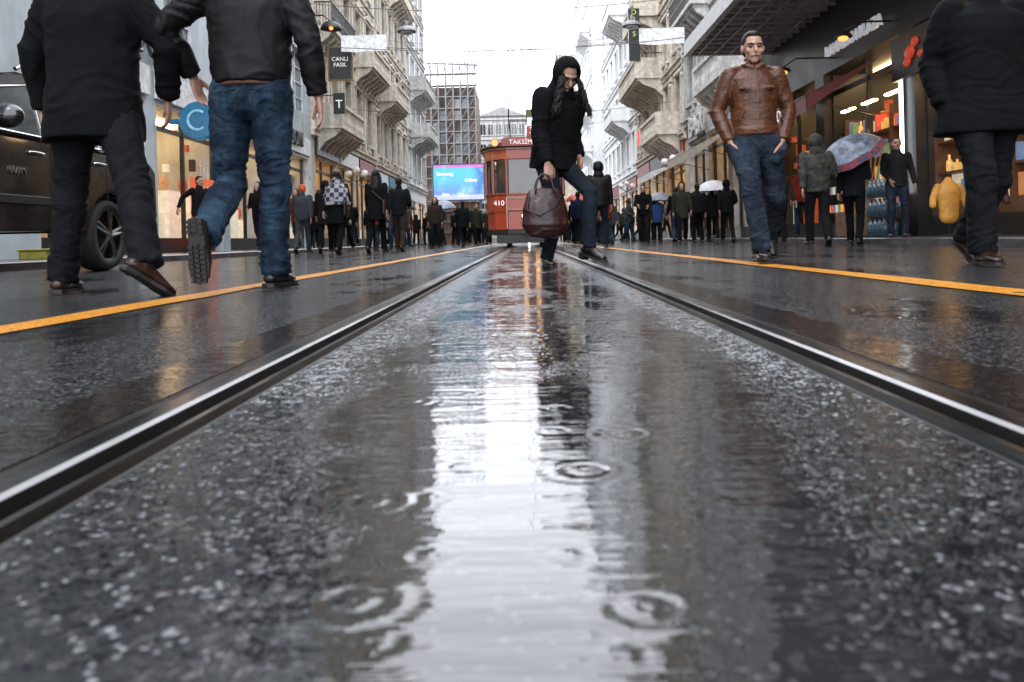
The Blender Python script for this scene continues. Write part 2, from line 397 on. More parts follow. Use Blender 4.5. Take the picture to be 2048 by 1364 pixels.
def camo():
    mt=bpy.data.materials.new('camouflage'); mt.use_nodes=True; g=NG(mt.node_tree); bs=mt.node_tree.nodes['Principled BSDF']
    o=g.new('ShaderNodeTexCoord').outputs['Object']; n=g.noise(o,9,3); n2=g.noise(g.vec(o,(1.3,.8,1.1)),13,3)
    c=g.mix(g.ss(n,.48,.52),(.008,.010,.007,1),(.024,.024,.016,1)); c=g.mix(g.ss(n2,.55,.59),c,(.004,.005,.004,1)); g.lk(c,bs.inputs['Base Color']); bs.inputs['Roughness'].default_value=.85
    return mt
CAMO=camo()
def plaid(name,c1,c2,scale):
    mt=bpy.data.materials.new(name); mt.use_nodes=True; g=NG(mt.node_tree); bs=mt.node_tree.nodes['Principled BSDF']
    o=g.new('ShaderNodeTexCoord').outputs['Object']; ch=g.new('ShaderNodeTexChecker'); g.lk(o,ch.inputs[0]); ch.inputs['Scale'].default_value=scale
    ch.inputs[1].default_value=c4(c1); ch.inputs[2].default_value=c4(c2); g.lk(ch.outputs[0],bs.inputs['Base Color']); bs.inputs['Roughness'].default_value=.8; return mt
PLAID=plaid('plaid_wool',(.22,.22,.25),(.012,.012,.022),11)

# ---- man in brown leather jacket, walking to camera, hands in pockets
def lj_extra(mb,k):
    u=k.up;p=k.pel;X=V((1,0,0));Fd=V((0,-1,0))
    for q in (-1,1):
        mb.obox(p+u*.365+X*q*.092+Fd*.120,(X,Fd,u),(.042,.008,.013))
        mb.loft([k.shL.lerp(k.shR,.5)+X*q*.09+u*.055,k.shL.lerp(k.shR,.5)+X*q*.17+u*.04],[(.03,.018)]*2,n=8,ref=(0,1,0))
        mb.loft([k.neck-u*.01+Fd*.08+X*q*.012,k.neck+u*.012+Fd*.06+X*q*.06,k.neck+u*.035-Fd*.03+X*q*.065],[(.024,.016)]*3,n=8)
    mb.loft([p+u*.02,p+u*.075],[(.176,.138),(.180,.142)],n=24,flat='se')
def lj_pock(mb,k):
    # cloth bulging over the hands in the pockets
    for q,w in ((1,k.wrL),(-1,k.wrR)):
        mb.loft([w+V((-q*.01,0,-.035)),w+V((-q*.03,-.01,-.09)),w+V((-q*.05,-.015,-.15))],[(.046,.036),(.05,.042),(.04,.034)],n=12)
spA=dict(pel=(0,0,.915),lean=-1,hp=6,sw=.17,aR=(-.03,-.28,.085),aL=(.20,.42,.22),fR=-4,fL=50,wR=(-.192,-.055,.895),wL=(.192,-.045,.895),
  epR=(-1,.75,0),epL=(1,.75,0),hdR=(.22,.03,-1),hdL=(-.22,.03,-1),hnR=(1,.3,.3),hnL=(-1,.3,.3),kpR=(.1,-1,0),curl=.1)
eA,kA,pA=person('man in brown leather jacket walking with hands in jeans pockets',1.74,6.0,0,-3,1.01,spA,
  dict(hem=-.02,hemw=(.176,.140),bulk=1.0,arm=1.10,extra=[lj_extra],textra=[lj_pock],topname='leather_jacket',wrt=.0042,wrl=.008,face=1,bvox=.006,leg=1.10),.008,dict(top=LEATH,leg=JEAN2,shoe=SHOE))
jm=[m for n,m,r in pA if r=='top'][0]
bv=BVHTree.FromPolygons([v.co for v in jm.vertices],[p.vertices[:] for p in jm.polygons])
def front(x,z):
    h=bv.ray_cast(V((x,-2,z)),V((0,1,0))); return h[0] if h[0] else V((x,-.12,z))
mb=MB(); zz=[.955+.03*i for i in range(17)]; pts=[front(0.0,z)+V((0,-.001,0)) for z in zz if z<1.42]
mb.tube(pts,.003); part('zipper',mb.mesh('zipper'),eA,mat=M('zip_metal',(.10,.08,.06),.35,1))
for q in (-1,1):
    mb=MB(); mb.ell(front(q*.092,1.28)+V((0,-.002,0)),.006,nu=8,nv=6); part('button',mb.mesh('button'),eA,mat=M('stitch',(.010,.005,.003),.5))
    mb=MB(); mb.tube([front(q*x,z) for x,z in ((.165,1.36),(.13,1.35),(.09,1.352),(.05,1.375))],.0025); part('seam',mb.mesh('seam'),eA,mat=MATS['stitch'])
    mb=MB(); mb.tube([front(q*x,z) for x,z in ((.05,1.27),(.052,1.2),(.09,1.185),(.13,1.2),(.134,1.27))],.0022); part('chest_pocket',mb.mesh('chest_pocket'),eA,mat=MATS['stitch'])
    mb=MB(); mb.tube([front(q*x,z)+V((0,-.001,0)) for x,z in((.08,1.12),(.1,1.08),(.118,1.03))],.004); part('pocket_zip',mb.mesh('pocket_zip'),eA,mat=MATS['stitch'])
mb=MB(); mb.ell(kA.neck+V((0,-.035,.02)),(.05,.045,.04)); part('shirt_collar',mb.mesh('shirt_collar',smooth=True),eA,mat=BLK)

# ---- hooded woman stepping
spB=dict(pel=(0,.07,.86),lean=14,hp=40,hy=-14,aR=(-.10,.05,.08),aL=(.03,-.30,.16),fR=0,fL=14,yL=0,yR=-28,
   wR=(-.22,-.13,.80),wL=(.20,-.02,.88),epR=(-.3,1,0),hdR=(0,-.1,-1),hnR=(.3,1,0),htR=(1,0,0),curl=.9)
def puffy(mb,k): mb.loft([k.neck-k.up*.08-V((0,-.05,0)),k.neck+k.up*.03+V((0,.03,0))],[(.15,.1),(.1,.09)],n=14)
BX=.27
eB,kB,pB=person('woman in black hooded coat stepping, looking down, holding a handbag',BX,6.1,0,38,.965,spB,
   dict(hem=.08,hemw=(.20,.17),bulk=1.16,arm=1.32,topname='coat',wrt=.009,wrl=.004,leg=.86,face=1,hair='hood',bvox=.006,boot=.12,heel=.03,extra=[puffy]),.009,dict(top=BLK,leg=JEAN3))
c,f,h,s=kB.hc,kB.hf,kB.hu,kB.hs
mb=MB(); rr=random.Random(3)
for i in range(34):
    q=1 if i%4 else -1; a=rr.uniform(.6,1.1)
    st=c+s*(q*.08*a)+f*(.05+.03*rr.random())+h*rr.uniform(-.02,.04); pts=[st]; ph=rr.random()*6
    for j in range(1,11):
        pts.append(st+V((0,0,-.026*j))+s*(q*.008*j+.013*math.sin(j*1.5+ph))+f*(.012*math.cos(j*1.5+ph)+.002*j+.015))
    mb.loft(pts,[.009]*10+[.003],n=6)
part('hair',mb.mesh('hair',smooth=True),eB,mat=HAIR)
BAGM=M('bag_leather',(.017,.0045,.0045),.35,bump=.006,bs=14,coat=.1,spec=.3)
rotB=Matrix.Rotation(rad(38),4,'Z')
hw=rotB@(kB.wrR*.965); hx,hy_,hz=BX+hw.x,6.1+hw.y,hw.z
bag=thing('handbag','dark burgundy leather handbag with two handles held low','handbag',(hx-.03,hy_-.02,hz-.09),rad(8))
mb=MB()
mb.loft([(0,0,-.40),(0,0,-.36),(0,0,-.24),(0,0,-.14),(0,0,-.11)],[(.155,.07),(.175,.085),(.16,.07),(.13,.04),(.115,.02)],n=24)
part('bag_body',remesh(mb,.008,2,'bag_body',.005),bag,mat=BAGM)
for yy in (-.03,.03):
    mb=MB(); mb.tube([(.07*math.cos(t*math.pi/12),yy*(1-math.sin(t*math.pi/12)*.9),-.14+.15*math.sin(t*math.pi/12)) for t in range(13)],.008,n=8)
    part('handle',mb.mesh('handle',smooth=True),bag,mat=BAGM)
mb=MB(); mb.tube([(-.12,-.03,-.15),(-.14,-.06,-.25),(-.05,-.09,-.3),(.06,-.08,-.24),(.12,-.03,-.15)],.006)
part('shoulder_strap',mb.mesh('shoulder_strap',smooth=True),bag,mat=BAGM)

# ---- man in jeans from behind (local -Y is forward, heading 180)
spC=dict(pel=(0,0,.95),lean=2,hp=0,aR=(-.05,-.12,.085),aL=(.12,.30,.27),fL=82,fR=0,yR=-8,yL=-4,wR=(-.31,-.02,.92),wL=(.34,-.16,1.06),
   epL=(1,.4,0),epR=(-.6,1,0),hdR=(-.08,-.15,-1),hnR=(1,.3,0),htR=(0,-1,0),curl=.35)
def bomber(mb,k):
    mb.loft([k.pel+k.up*.02,k.pel+k.up*.075],[(.176,.142),(.180,.146)],n=24,flat='se')
eC,kC,pC=person('man seen from behind in black jacket and blue jeans walking',-1.30,3.85,0,180,1.02,spC,
   dict(hem=-.02,hemw=(.176,.142),bulk=1.14,arm=1.18,wrt=.010,wrl=.010,leg=1.08,bvox=.006,lugs=True,boot=.07,extra=[bomber]),.008,dict(top=NYL,leg=JEAN))
mb=MB(); p=kC.pel;u=kC.up; mb.loft([p+u*.004,p+u*.034],[(.168,.132),(.166,.13)],n=24,cap=False); part('belt',mb.mesh('belt',smooth=True),eC,mat=M('belt_tan',(.08,.032,.017),.5))
tm=[m for n,m,r in pC if r=='leg'][0]; bvt=BVHTree.FromPolygons([v.co for v in tm.vertices],[q.vertices[:] for q in tm.polygons])
def backp(x,z):
    hh=bvt.ray_cast(V((x,2,z)),V((0,-1,0))); return hh[0]+V((0,.002,0)) if hh[0] else V((x,.13,z))
for q in (-1,1):
    mb=MB(); ol=[(.035,.935),(.13,.925),(.128,.83),(.085,.795),(.04,.835),(.035,.935)]; pts=[]
    for i in range(5):
        for t in (0,.25,.5,.75): a=V(ol[i]).lerp(V(ol[i+1]),t); pts.append(backp(q*a.x,a.y))
    mb.tube(pts,.0022); part('pocket',mb.mesh('pocket'),eC,mat=M('denim_stitch',(.006,.012,.022),.8))
# ---- dark coat man far left from behind
spD=dict(pel=(0,0,.93),lean=2,aL=(.24,-.12,.085),aR=(-.36,.28,.14),fR=34,fL=0,yR=-34,yL=6,wL=(.29,-.1,.9),wR=(-.28,-.16,.95),epL=(1,.6,0),epR=(-1,.6,0))
person('man from behind in long black coat and dark trousers striding',-2.06,3.85,0,180,1.02,spD,
   dict(hem=.20,hemw=(.23,.18),bulk=1.24,arm=1.25,topname='coat',wrt=.010,wrl=.009,leg=1.08,boot=.1,bvox=.008),.010,dict(top=BLK,leg=BLK2,shoe=SHOEB))
# ---- dark coat man on the right facing camera
spE=dict(pel=(0,0,.93),lean=2,aR=(-.08,-.1,.085),aL=(.06,.3,.15),fL=35,wR=(-.22,.0,.9),wL=(.25,-.05,.9),epL=(.5,1,0),epR=(-.5,1,0))
person('man in long black coat and dark trousers walking toward the camera',2.72,4.72,0.0,0,1.06,spE,
   dict(hem=.2,hemw=(.27,.19),bulk=1.28,arm=1.3,topname='coat',wrt=.010,wrl=.009,leg=1.14,face=1,boot=.05,bvox=.008),.010,dict(top=BLK,leg=BLK2,shoe=SHOEB))

# ---- poses for the others
walk1=dict(aR=(-.08,-.24,.085),aL=(.09,.3,.14),fL=30,wR=(-.25,.1,.88),wL=(.25,-.2,.9))
walk2=dict(aL=(.08,-.22,.085),aR=(-.09,.28,.13),fR=30,wL=(.24,.12,.88),wR=(-.2,-.22,1.05))
stand=dict(aL=(.12,0,.08),aR=(-.12,-.05,.08),wL=(.24,-.06,.87),wR=(-.24,-.06,.87))
carry=dict(aL=(.1,-.12,.08),aR=(-.1,.15,.09),wL=(.15,-.3,1.1),wR=(-.15,-.3,1.12))
umb=dict(aL=(.09,-.15,.08),aR=(-.09,.2,.1),fR=15,wL=(.25,.0,.87),wR=(-.14,-.26,1.22),hdR=(.1,-.2,1),curl=1.0)
PAV_L,PAV_R=.10,.10
person('person in camouflage hooded jacket and dark trousers walking',4.55,12.4,0,172,1,walk2,dict(hem=.1,bulk=1.15,arm=1.2,hair='hood',wrt=.008),.014,dict(top=CAMO,leg=BLK2,shoe=SHOEB,skin=SKIN))
eG,kG,_=person('person in dark clothes under a patterned umbrella',5.45,13.2,.0,150,.97,umb,dict(hem=.12,bulk=1.1),.016,dict(top=BLK2,leg=BLK))
person('man in dark grey sweater and blue jeans standing by shop',6.25,13.4,PAV_R,-12,.97,dict(stand,wR=(-.14,-.16,.98),wL=(.27,-.1,.9)),dict(face=1,hem=.06,wrt=.005),.014,dict(top=cloth('cloth_dark_grey',(.012,.013,.015)),leg=JEAN2))
person('person in dark jacket walking past the shops',5.6,17.5,0,20,1,walk1,dict(hem=.08,bulk=1.1),.016,dict(top=BROWN,leg=BLK2))
person('person in black coat near the shops',3.95,13.0,0,160,1,walk1,dict(hem=.2,bulk=1.1),.016,dict(top=BLK,leg=BLK))
person('man from behind in black jacket and dark jeans, hood up',1.5,16.0,0,176,1,dict(stand,aL=(.14,-.05,.08)),dict(hem=.1,bulk=1.2,arm=1.25,hair='hood'),.016,dict(top=NYL,leg=JEAN3))
person('person in black jacket facing camera, hands at chest',3.5,23.5,0,-10,1,carry,dict(hem=.1,bulk=1.1,face=1),.018,dict(top=BLK,leg=BLK2))
person('person in dark coat and blue jeans',4.75,25,0,170,1,walk1,dict(hem=.15,bulk=1.1),.018,dict(top=BLK,leg=JEAN))
person('person in black jacket and black trousers standing',5.1,23.5,0,180,1,stand,dict(hem=.08,bulk=1.15),.018,dict(top=BLK2,leg=BLK))
eO,kO,_=person('person in black coat holding a white umbrella',5.65,24,0,185,.97,umb,dict(hem=.2,hemw=(.2,.17),bulk=1.1),.018,dict(top=BLK,leg=BLK2))
person('man in dark jacket walking on the pavement, arms out',-7.0,17.2,PAV_L,60,.95,dict(walk1,wL=(.42,-.2,1.0),wR=(-.45,.12,1.0),epL=(.2,1,0),epR=(-.2,1,0)),dict(hem=.06,wrt=.006,face=1),.014,dict(top=BLK2,leg=BLK2))
person('person in grey puffer jacket with orange beanie',-5.5,19.8,0,178,.98,walk1,dict(hem=.1,bulk=1.2,arm=1.3,hair='beanie'),.014,dict(top=GREY,leg=GREY,hat=ORANGE))
person('short person in long black coat',-6.6,25,PAV_L,185,.86,stand,dict(hem=.3,hemw=(.22,.19),bulk=1.15),.018,dict(top=BLK,leg=BLK))
person('woman wrapped in black and white checked shawl',-3.75,16.0,0,176,.97,walk2,dict(hem=.3,hemw=(.22,.18),bulk=1.1,hair='long',shawl=1,bag=1),.014,dict(top=BLK,leg=BLK,shawl=PLAID))
person('woman with long dark hair in black coat, seen from behind',-3.0,16.2,0,172,.98,walk1,dict(hem=.25,hemw=(.2,.17),bulk=1.08,hair='long',bag=1),.014,dict(top=BLK,leg=BLK))
person('person in brown jacket walking away',-2.85,18.2,0,180,.98,walk2,dict(hem=.1,bulk=1.1),.016,dict(top=BLK2,leg=BROWN))
person('person in dark brown coat beside the shawl woman',-4.6,18.5,0,185,.97,walk1,dict(hem=.25,hemw=(.2,.17),bulk=1.1,hair='hood'),.016,dict(top=BLK2,leg=BLK))
eX,kX,_=person('person in dark coat with dark umbrella',-4.9,31,0,180,.97,umb,dict(hem=.2,bulk=1.1),.02,dict(top=BLK),key='umbf')
eY,kY,_=person('person in grey coat with pale umbrella',-3.4,32,0,180,.97,umb,{},.02,dict(top=GREY,leg=BLK2),key='umbf')
eL,kL,_=person('person in dark coat with grey umbrella',5.0,30,0,180,.97,umb,{},.02,dict(top=BLUE,leg=BLK2),key='umbf')
eR,kR,_=person('person in dark coat with red umbrella',1.85,29,0,180,.97,umb,{},.02,dict(top=BLK,leg=BLK2),key='umbf')
eS,kS,_=person('person in dark coat with black umbrella',-2.3,42,0,180,.97,umb,{},.02,dict(top=BLK,leg=BLK2),key='umbf')
tops=[BLK,BLK2,NAVY,GREY,BROWN,OLIVE,BLK,BLK,RED,BEIGE]; legs=[BLK,BLK2,JEAN,JEAN3,BLK]
spots=[(-6.9,32),(-6.3,29),(-6.6,38),(-5.7,42),(-5.1,34.5),(-4.9,44),(-4.0,47),(-3.1,43),(-2.6,45),(-2.2,49),(-1.9,42),(-3.6,52),(-4.7,56),(-5.6,50),(-1.4,56),(-2.9,60),
 (2.1,30),(2.6,36),(3.3,38),(4.4,34),(5.3,40),(6.0,42),(5.4,46),(4.8,45),(4.1,47),(3.4,50),(2.5,46),(1.9,52),(4.6,54),(5.4,58),(2.9,62),(1.6,60),(6.4,30),(6.2,26.5),(-6.4,22.5),(-5.4,46),(-7.1,27.5),(6.35,36),
 (-5.2,27),(-4.5,30),(-5.3,32),(-3.9,34),(-3.3,38),(-2.5,37),(-4.6,25.5),(-2.0,33),(1.75,26),(2.7,27.5),(2.2,33),(3.9,30),(5.0,30.5),(5.3,28),(3.0,33),(2.3,40),(3.7,42),(4.7,38),(-3.4,30.5),(6.4,21),(5.2,20.5),
 (-3.9,24),(-5.2,23.2),(-6.9,20.8),(-2.9,26),(-2.2,28.5),(2.4,23.5),(4.2,27.5),(-7.3,23.5),(-4.1,39),(-5.0,41),(3.1,28.6),(1.9,37),(4.3,42.5),(-1.7,37.5),(-3.0,34.8),(6.6,19),(4.3,21.8)]
for i,(x,y) in enumerate(spots):
    kk=i%3; ps=[walk1,walk2,stand][kk]; hr=['short','hood','long'][(i//3)%3]; tp=tops[(i*7)%10]; lg=legs[(i*3)%5]
    cn=tp.name.replace('cloth_','')
    person(f'person in {cn} jacket '+('walking' if kk<2 else 'standing')+' in the wet street',x,y,.1 if (x<-5.9 or x>5.6) else 0,R.choice([0,180,180,20,160,-10,200,75]),R.uniform(.90,1.03),ps,
        dict(hem=.12 if kk else .24,bulk=1.1,hair=hr),.022,dict(top=tp,leg=lg),key=('f',kk,hr),group='pedestrians in the street')
# ------------------------------------------------------------------ umbrellas
def umbrella(label,x,y,z,r,mat,tilt=(0,0),rim=None,cat='umbrella'):
    e=thing('umbrella',label,cat,(x,y,z)); e.rotation_euler=(rad(tilt[0]),rad(tilt[1]),.3)
    mb=MB();n=8;rg=6;sub=4;N=n*sub;vs=[(0,0,.0)]
    for i in range(1,rg+1):
        t=i/rg
        for k in range(N):
            a=2*math.pi*k/N; w=1-.07*t*(1-abs(((k%sub)/sub)-.5)*2)*1.0
            rr_=r*math.sin(t*1.15)/math.sin(1.15)*w; vs.append((rr_*math.cos(a),rr_*math.sin(a),-r*.62*(1-math.cos(t*1.15))/(1-math.cos(1.15))*1.0+ (1-w)*.25*r))
    fs=[(0,1+k,1+(k+1)%N) for k in range(N)]; mi=[0]*N
    for i in range(rg-1):
        for k in range(N): fs.append((1+i*N+k,1+(i+1)*N+k,1+(i+1)*N+(k+1)%N,1+i*N+(k+1)%N)); mi.append(1 if i==rg-2 and rim else 0)
    mb.v=vs; mb.f=fs; mb.mi=mi
    part('canopy',mb.mesh('canopy',[mat,rim or mat]),e)
    mb=MB(); mb.tube([(0,0,.06),(0,0,-.55)],.007)
    for k in range(n):
        a=2*math.pi*k/n; mb.tube([(0,0,-.3*r),(r*.5*math.cos(a),r*.5*math.sin(a),-.17*r)],.003,n=4)
    part('shaft',mb.mesh('shaft'),e,mat=M('umb_metal',(.3,.3,.3),.3,1))
    mb=MB(); mb.loft([(0,0,-.55),(0,0,-.75),(0,.02,-.8),(0,.06,-.8)],[.013,.013,.013,.011],n=8); part('handle',mb.mesh('handle',smooth=True),e,mat=BLK)
def whand(e,k):
    w=(k.wrR)*e.scale.x; return Matrix.Rotation(e.rotation_euler.z,4,'Z')@w+e.location
UW=M('umb_white',(.42,.44,.46),.5,var=.15); UG=M('umb_grey',(.10,.12,.15),.5); UD=M('umb_dark',(.02,.025,.03),.5); UB=M('umb_pale_blue',(.20,.23,.28),.5); UR=M('umb_red',(.30,.03,.015),.5)
UP=M('umb_pattern',(.09,.11,.15),.5,var=.8,vs=7); UPR=plaid('umb_pattern_rim',(.17,.02,.02),(.02,.03,.08),14)
for (e,k,m,l,r,t,rm) in ((eG,kG,UP,'grey umbrella with red and blue patterned rim tilted over shoulder',.6,(0,-32),UPR),(eO,kO,UW,'open white umbrella held over a pedestrian',.55,(0,0),None),
   (eX,kX,UD,'open dark umbrella in the crowd',.52,(0,8),None),(eY,kY,UB,'open pale blue umbrella in the crowd',.57,(0,-5),None),(eL,kL,UG,'open grey umbrella in the crowd',.52,(0,0),None),
   (eR,kR,UR,'open red umbrella in the crowd',.5,(0,0),None),(eS,kS,UD,'open black umbrella in the crowd',.52,(0,0),None)):
    w=whand(e,k)
    T=Matrix.Rotation(rad(t[1]),4,'Y')@V((0,0,.68)); umbrella(l,w.x+T.x,w.y,w.z+T.z,r,m,t,rm)

# ------------------------------------------------------------------ ground
def road_mat(name='wet_asphalt',yellow=False):
    mt=bpy.data.materials.new(name); mt.use_nodes=True; nt=mt.node_tree; g=NG(nt); b=nt.nodes['Principled BSDF']
    pos=g.new('ShaderNodeNewGeometry').outputs['Position']; sp=g.new('ShaderNodeSeparateXYZ'); g.lk(pos,sp.inputs[0]); x,y=sp.outputs[0],sp.outputs[1]
    axx=g.m('ABSOLUTE',g.m('SUBTRACT',x,.03))
    def vor(scale,rnd=1.0):
        v=g.new('ShaderNodeTexVoronoi',voronoi_dimensions='2D'); v.inputs['Scale'].default_value=scale; v.inputs['Randomness'].default_value=rnd; g.lk(pos,v.inputs['Vector'])
        s=g.new('ShaderNodeSeparateColor'); g.lk(v.outputs['Color'],s.inputs[0]); return v.outputs['Distance'],s.outputs[0],s.outputs[1]
    vd,rnd,rnd2=vor(250); vd2,rb,rb2=vor(80)
    med=g.noise(pos,4.5,3,.6); fine=g.noise(pos,38,3,.65)
    stone=g.m('MULTIPLY',g.m('SUBTRACT',.62,vd),g.m('ADD',.3,rnd))
    stone=g.m('ADD',stone,g.m('MULTIPLY',g.m('SUBTRACT',.6,vd2),g.m('MULTIPLY',g.m('GREATER_THAN',rb,.6),1.2)))
    # puddle between the rails
    ax=g.m('ADD',axx,g.m('MULTIPLY',g.m('SUBTRACT',med,.5),.34))
    w=g.ss(y,.3,1.4,.20,.34)
    pm=g.ss(ax,g.m('ADD',w,.07),g.m('SUBTRACT',w,.08))
    patch=g.noise(g.vec(pos,(1.6,.7,1)),2.4,5,.7)
    ptm=g.m('MAXIMUM',g.ss(patch,.43,.50),g.ss(y,2.0,1.1))
    pm=g.m('MULTIPLY',pm,ptm)
    on=g.noise(g.vec(pos,(1.3,.5,1)),1.5,5,.65)
    outm=g.m('MULTIPLY',g.ss(on,.53,.60),g.ss(axx,.56,.75))
    pm=g.m('MAXIMUM',pm,g.m('MULTIPLY',outm,.85))
    # broken frothy wet gravel just inside the rails, sky glints painted in pale
    lanes=g.m('ADD',axx,g.m('MULTIPLY',g.m('SUBTRACT',med,.5),.22))
    band=g.m('MULTIPLY',g.ss(g.m('ABSOLUTE',g.m('SUBTRACT',lanes,.375)),.13,.03),g.ss(y,.6,1.4))
    band=g.m('MULTIPLY',band,g.ss(axx,.50,.48))
    band=g.m('MAXIMUM',band,g.m('MULTIPLY',g.m('MULTIPLY',g.ss(patch,.47,.40),g.ss(axx,.50,.40)),g.ss(y,1.8,2.6)))
    grain=g.m('ADD',g.m('MULTIPLY',rnd2,.75),g.m('MULTIPLY',g.m('SUBTRACT',fine,.5),1.7))
    fro_glint=g.m('MULTIPLY',g.m('GREATER_THAN',grain,g.mixf(band,1.1,.50)),g.ss(band,.05,.4))
    pm=g.m('MULTIPLY',pm,g.m('SUBTRACT',1,g.m('MULTIPLY',band,.9)))
    # smooth bitumen seal just outside the rails
    sx=g.m('ADD',axx,g.m('MULTIPLY',g.m('SUBTRACT',med,.5),.10))
    seal=g.ss(g.m('ABSOLUTE',g.m('SUBTRACT',sx,.625)),.085,.06)
    # ripples
    rp=g.noise(g.vec(pos,(7,44,1)),1.0,3,.6)
    rp2=g.noise(g.vec(pos,(4,13,1)),1.0,2,.5)
    rings=None
    for sc,amp,fr,gate,off in ((4.6,.00030,60,.25,0),(8.5,.00018,36,.35,3.3)):
        mp=g.new('ShaderNodeVectorMath',operation='ADD'); g.lk(pos,mp.inputs[0]); mp.inputs[1].default_value=(off,off*.7,0)
        v2=g.new('ShaderNodeTexVoronoi',voronoi_dimensions='2D'); v2.inputs['Scale'].default_value=sc; v2.inputs['Randomness'].default_value=.55; g.lk(mp.outputs[0],v2.inputs['Vector'])
        s2=g.new('ShaderNodeSeparateColor'); g.lk(v2.outputs['Color'],s2.inputs[0]); d=v2.outputs['Distance']
        rg=g.m('MULTIPLY',g.m('SINE',g.m('MULTIPLY',d,fr)),g.m('MULTIPLY',g.ss(d,.30,.03),g.m('GREATER_THAN',s2.outputs[0],gate)))
        rg=g.m('MULTIPLY',rg,amp); rings=rg if rings is None else g.m('ADD',rings,rg)
    water=g.m('ADD',g.m('ADD',g.m('MULTIPLY',rp,.00115),g.m('MULTIPLY',rp2,.0022)),rings)
    lvl=g.m('SUBTRACT',g.m('MULTIPLY',patch,.75),.10)
    sh=g.m('MULTIPLY',g.m('MAXIMUM',stone,lvl),.0028)
    sh=g.m('ADD',sh,g.m('MULTIPLY',fine,.0030))
    hgt=g.mixf(g.m('MAXIMUM',pm,g.m('MULTIPLY',seal,.85)),sh,water)
    bn=g.new('ShaderNodeBump'); bn.inputs['Strength'].default_value=1; bn.inputs['Distance'].default_value=1; g.lk(hgt,bn.inputs['Height']); g.lk(bn.outputs[0],b.inputs['Normal'])
    col=g.mix(rnd,(.003,.0038,.0045,1),(.013,.0148,.0165,1))
    col=g.mix(g.m('MULTIPLY',g.m('GREATER_THAN',rb2,.86),g.ss(vd2,.5,.3)),col,(.04,.041,.041,1))
    spk=g.m('GREATER_THAN',rnd2,.965)
    col=g.mix(g.m('MULTIPLY',spk,.8),col,(.19,.20,.215,1))
    col=g.mix(g.m('MULTIPLY',fro_glint,.85),col,(.30,.32,.34,1))
    col=g.mix(g.m('MULTIPLY',pm,.75),col,(.012,.0125,.013,1))
    col=g.mix(g.m('MULTIPLY',seal,.8),col,(.016,.012,.010,1))
    rough=g.mixf(pm,g.ss(fine,.3,.7,.08,.22),.015)
    rough=g.mixf(g.m('MULTIPLY',seal,g.m('SUBTRACT',1,pm)),rough,.12)
    if yellow:
        wear=g.ss(med,.30,.37); wear=g.m('MULTIPLY',wear,g.ss(rnd,.02,.1))
        col=g.mix(wear,col,g.mix(med,(.50,.20,.008,1),(.40,.16,.007,1))); rough=g.mixf(wear,rough,.35)
    g.lk(col,b.inputs['Base Color']); g.lk(rough,b.inputs['Roughness']); g.lk(g.mixf(pm,1.40,1.50),b.inputs['IOR'])
    return mt
ROAD=road_mat(); YLW=road_mat('yellow_paint',True)
mb=MB(); mb.add([(-400,-200,-.12),(400,-200,-.12),(400,900,-.12),(-400,900,-.12)],[(0,1,2,3)])
struct('ground',mb.mesh('ground'),M('earth',(.06,.06,.06),.8))
XR,XL=.52,-.465
mb=MB()
for a,b_ in ((-5.9,XL-.07),(XL+.07,XR-.07),(XR+.07,5.6)):
    mb.box(a,b_,-3,170,-.1,0)
struct('road',mb.mesh('road'),ROAD)
STEEL=M('rail_steel',(.14,.14,.14),.25,1,var=.5,vs=8,stretch=(1,.15,1),bump=.002,bs=12)
DARKST=M('rail_groove',(.006,.0055,.005),.6,.2)
RUST=M('rail_dark_steel',(.04,.036,.033),.35,.8)
for xr,s in ((XR,1),(XL,-1)):
    e=thing('tram_rail','wet grooved steel tram rail set in the asphalt','rail',(xr,0,0),group='tram track rails')
    prof=[(.07,-.05),(.07,-.002),(.058,.001),(.036,.002),(.032,.007),(.0,.008),(-.005,.004),(-.007,-.035),(-.034,-.035),(-.037,.003),(-.048,.004),(-.054,-.006),(-.069,-.006),(-.069,-.05)]
    mb=MB(); n=len(prof)
    vs=[(s*p[0],-3,p[1]) for p in prof]+[(s*p[0],170,p[1]) for p in prof]
    for i in range(n-1):
        mi=1 if i in (6,7,8,11) else (2 if i in (0,1,2,12) else 0)
        mb.add([vs[i],vs[i+1],vs[n+i+1],vs[n+i]],[(0,1,2,3)],mi)
    part('rail_head',mb.mesh('rail_head',[STEEL,DARKST,RUST]),e)
for x0,x1 in ((-1.54,-1.39),(1.56,1.73)):
    mb=MB(); n=160; vs=[]
    rn=random.Random(5)
    for i in range(n+1):
        yy=-1+i*.5; vs+=[(x0+rn.uniform(-.012,.012),yy,.004),(x1+rn.uniform(-.012,.012),yy,.004)]
    mb.add(vs,[(2*i,2*i+1,2*i+3,2*i+2) for i in range(n)]); struct('road_marking',mb.mesh('road_marking'),YLW)
PAVE=M('paving_stone',(.05,.05,.053),.22,var=.35,vs=2,bump=.004,bs=20)
mb=MB(); mb.box(-40,-5.9,-3,170,-.11,.1); mb.box(5.6,40,-3,170,-.11,.1); struct('pavement',mb.mesh('pavement',bevel=.015),PAVE)
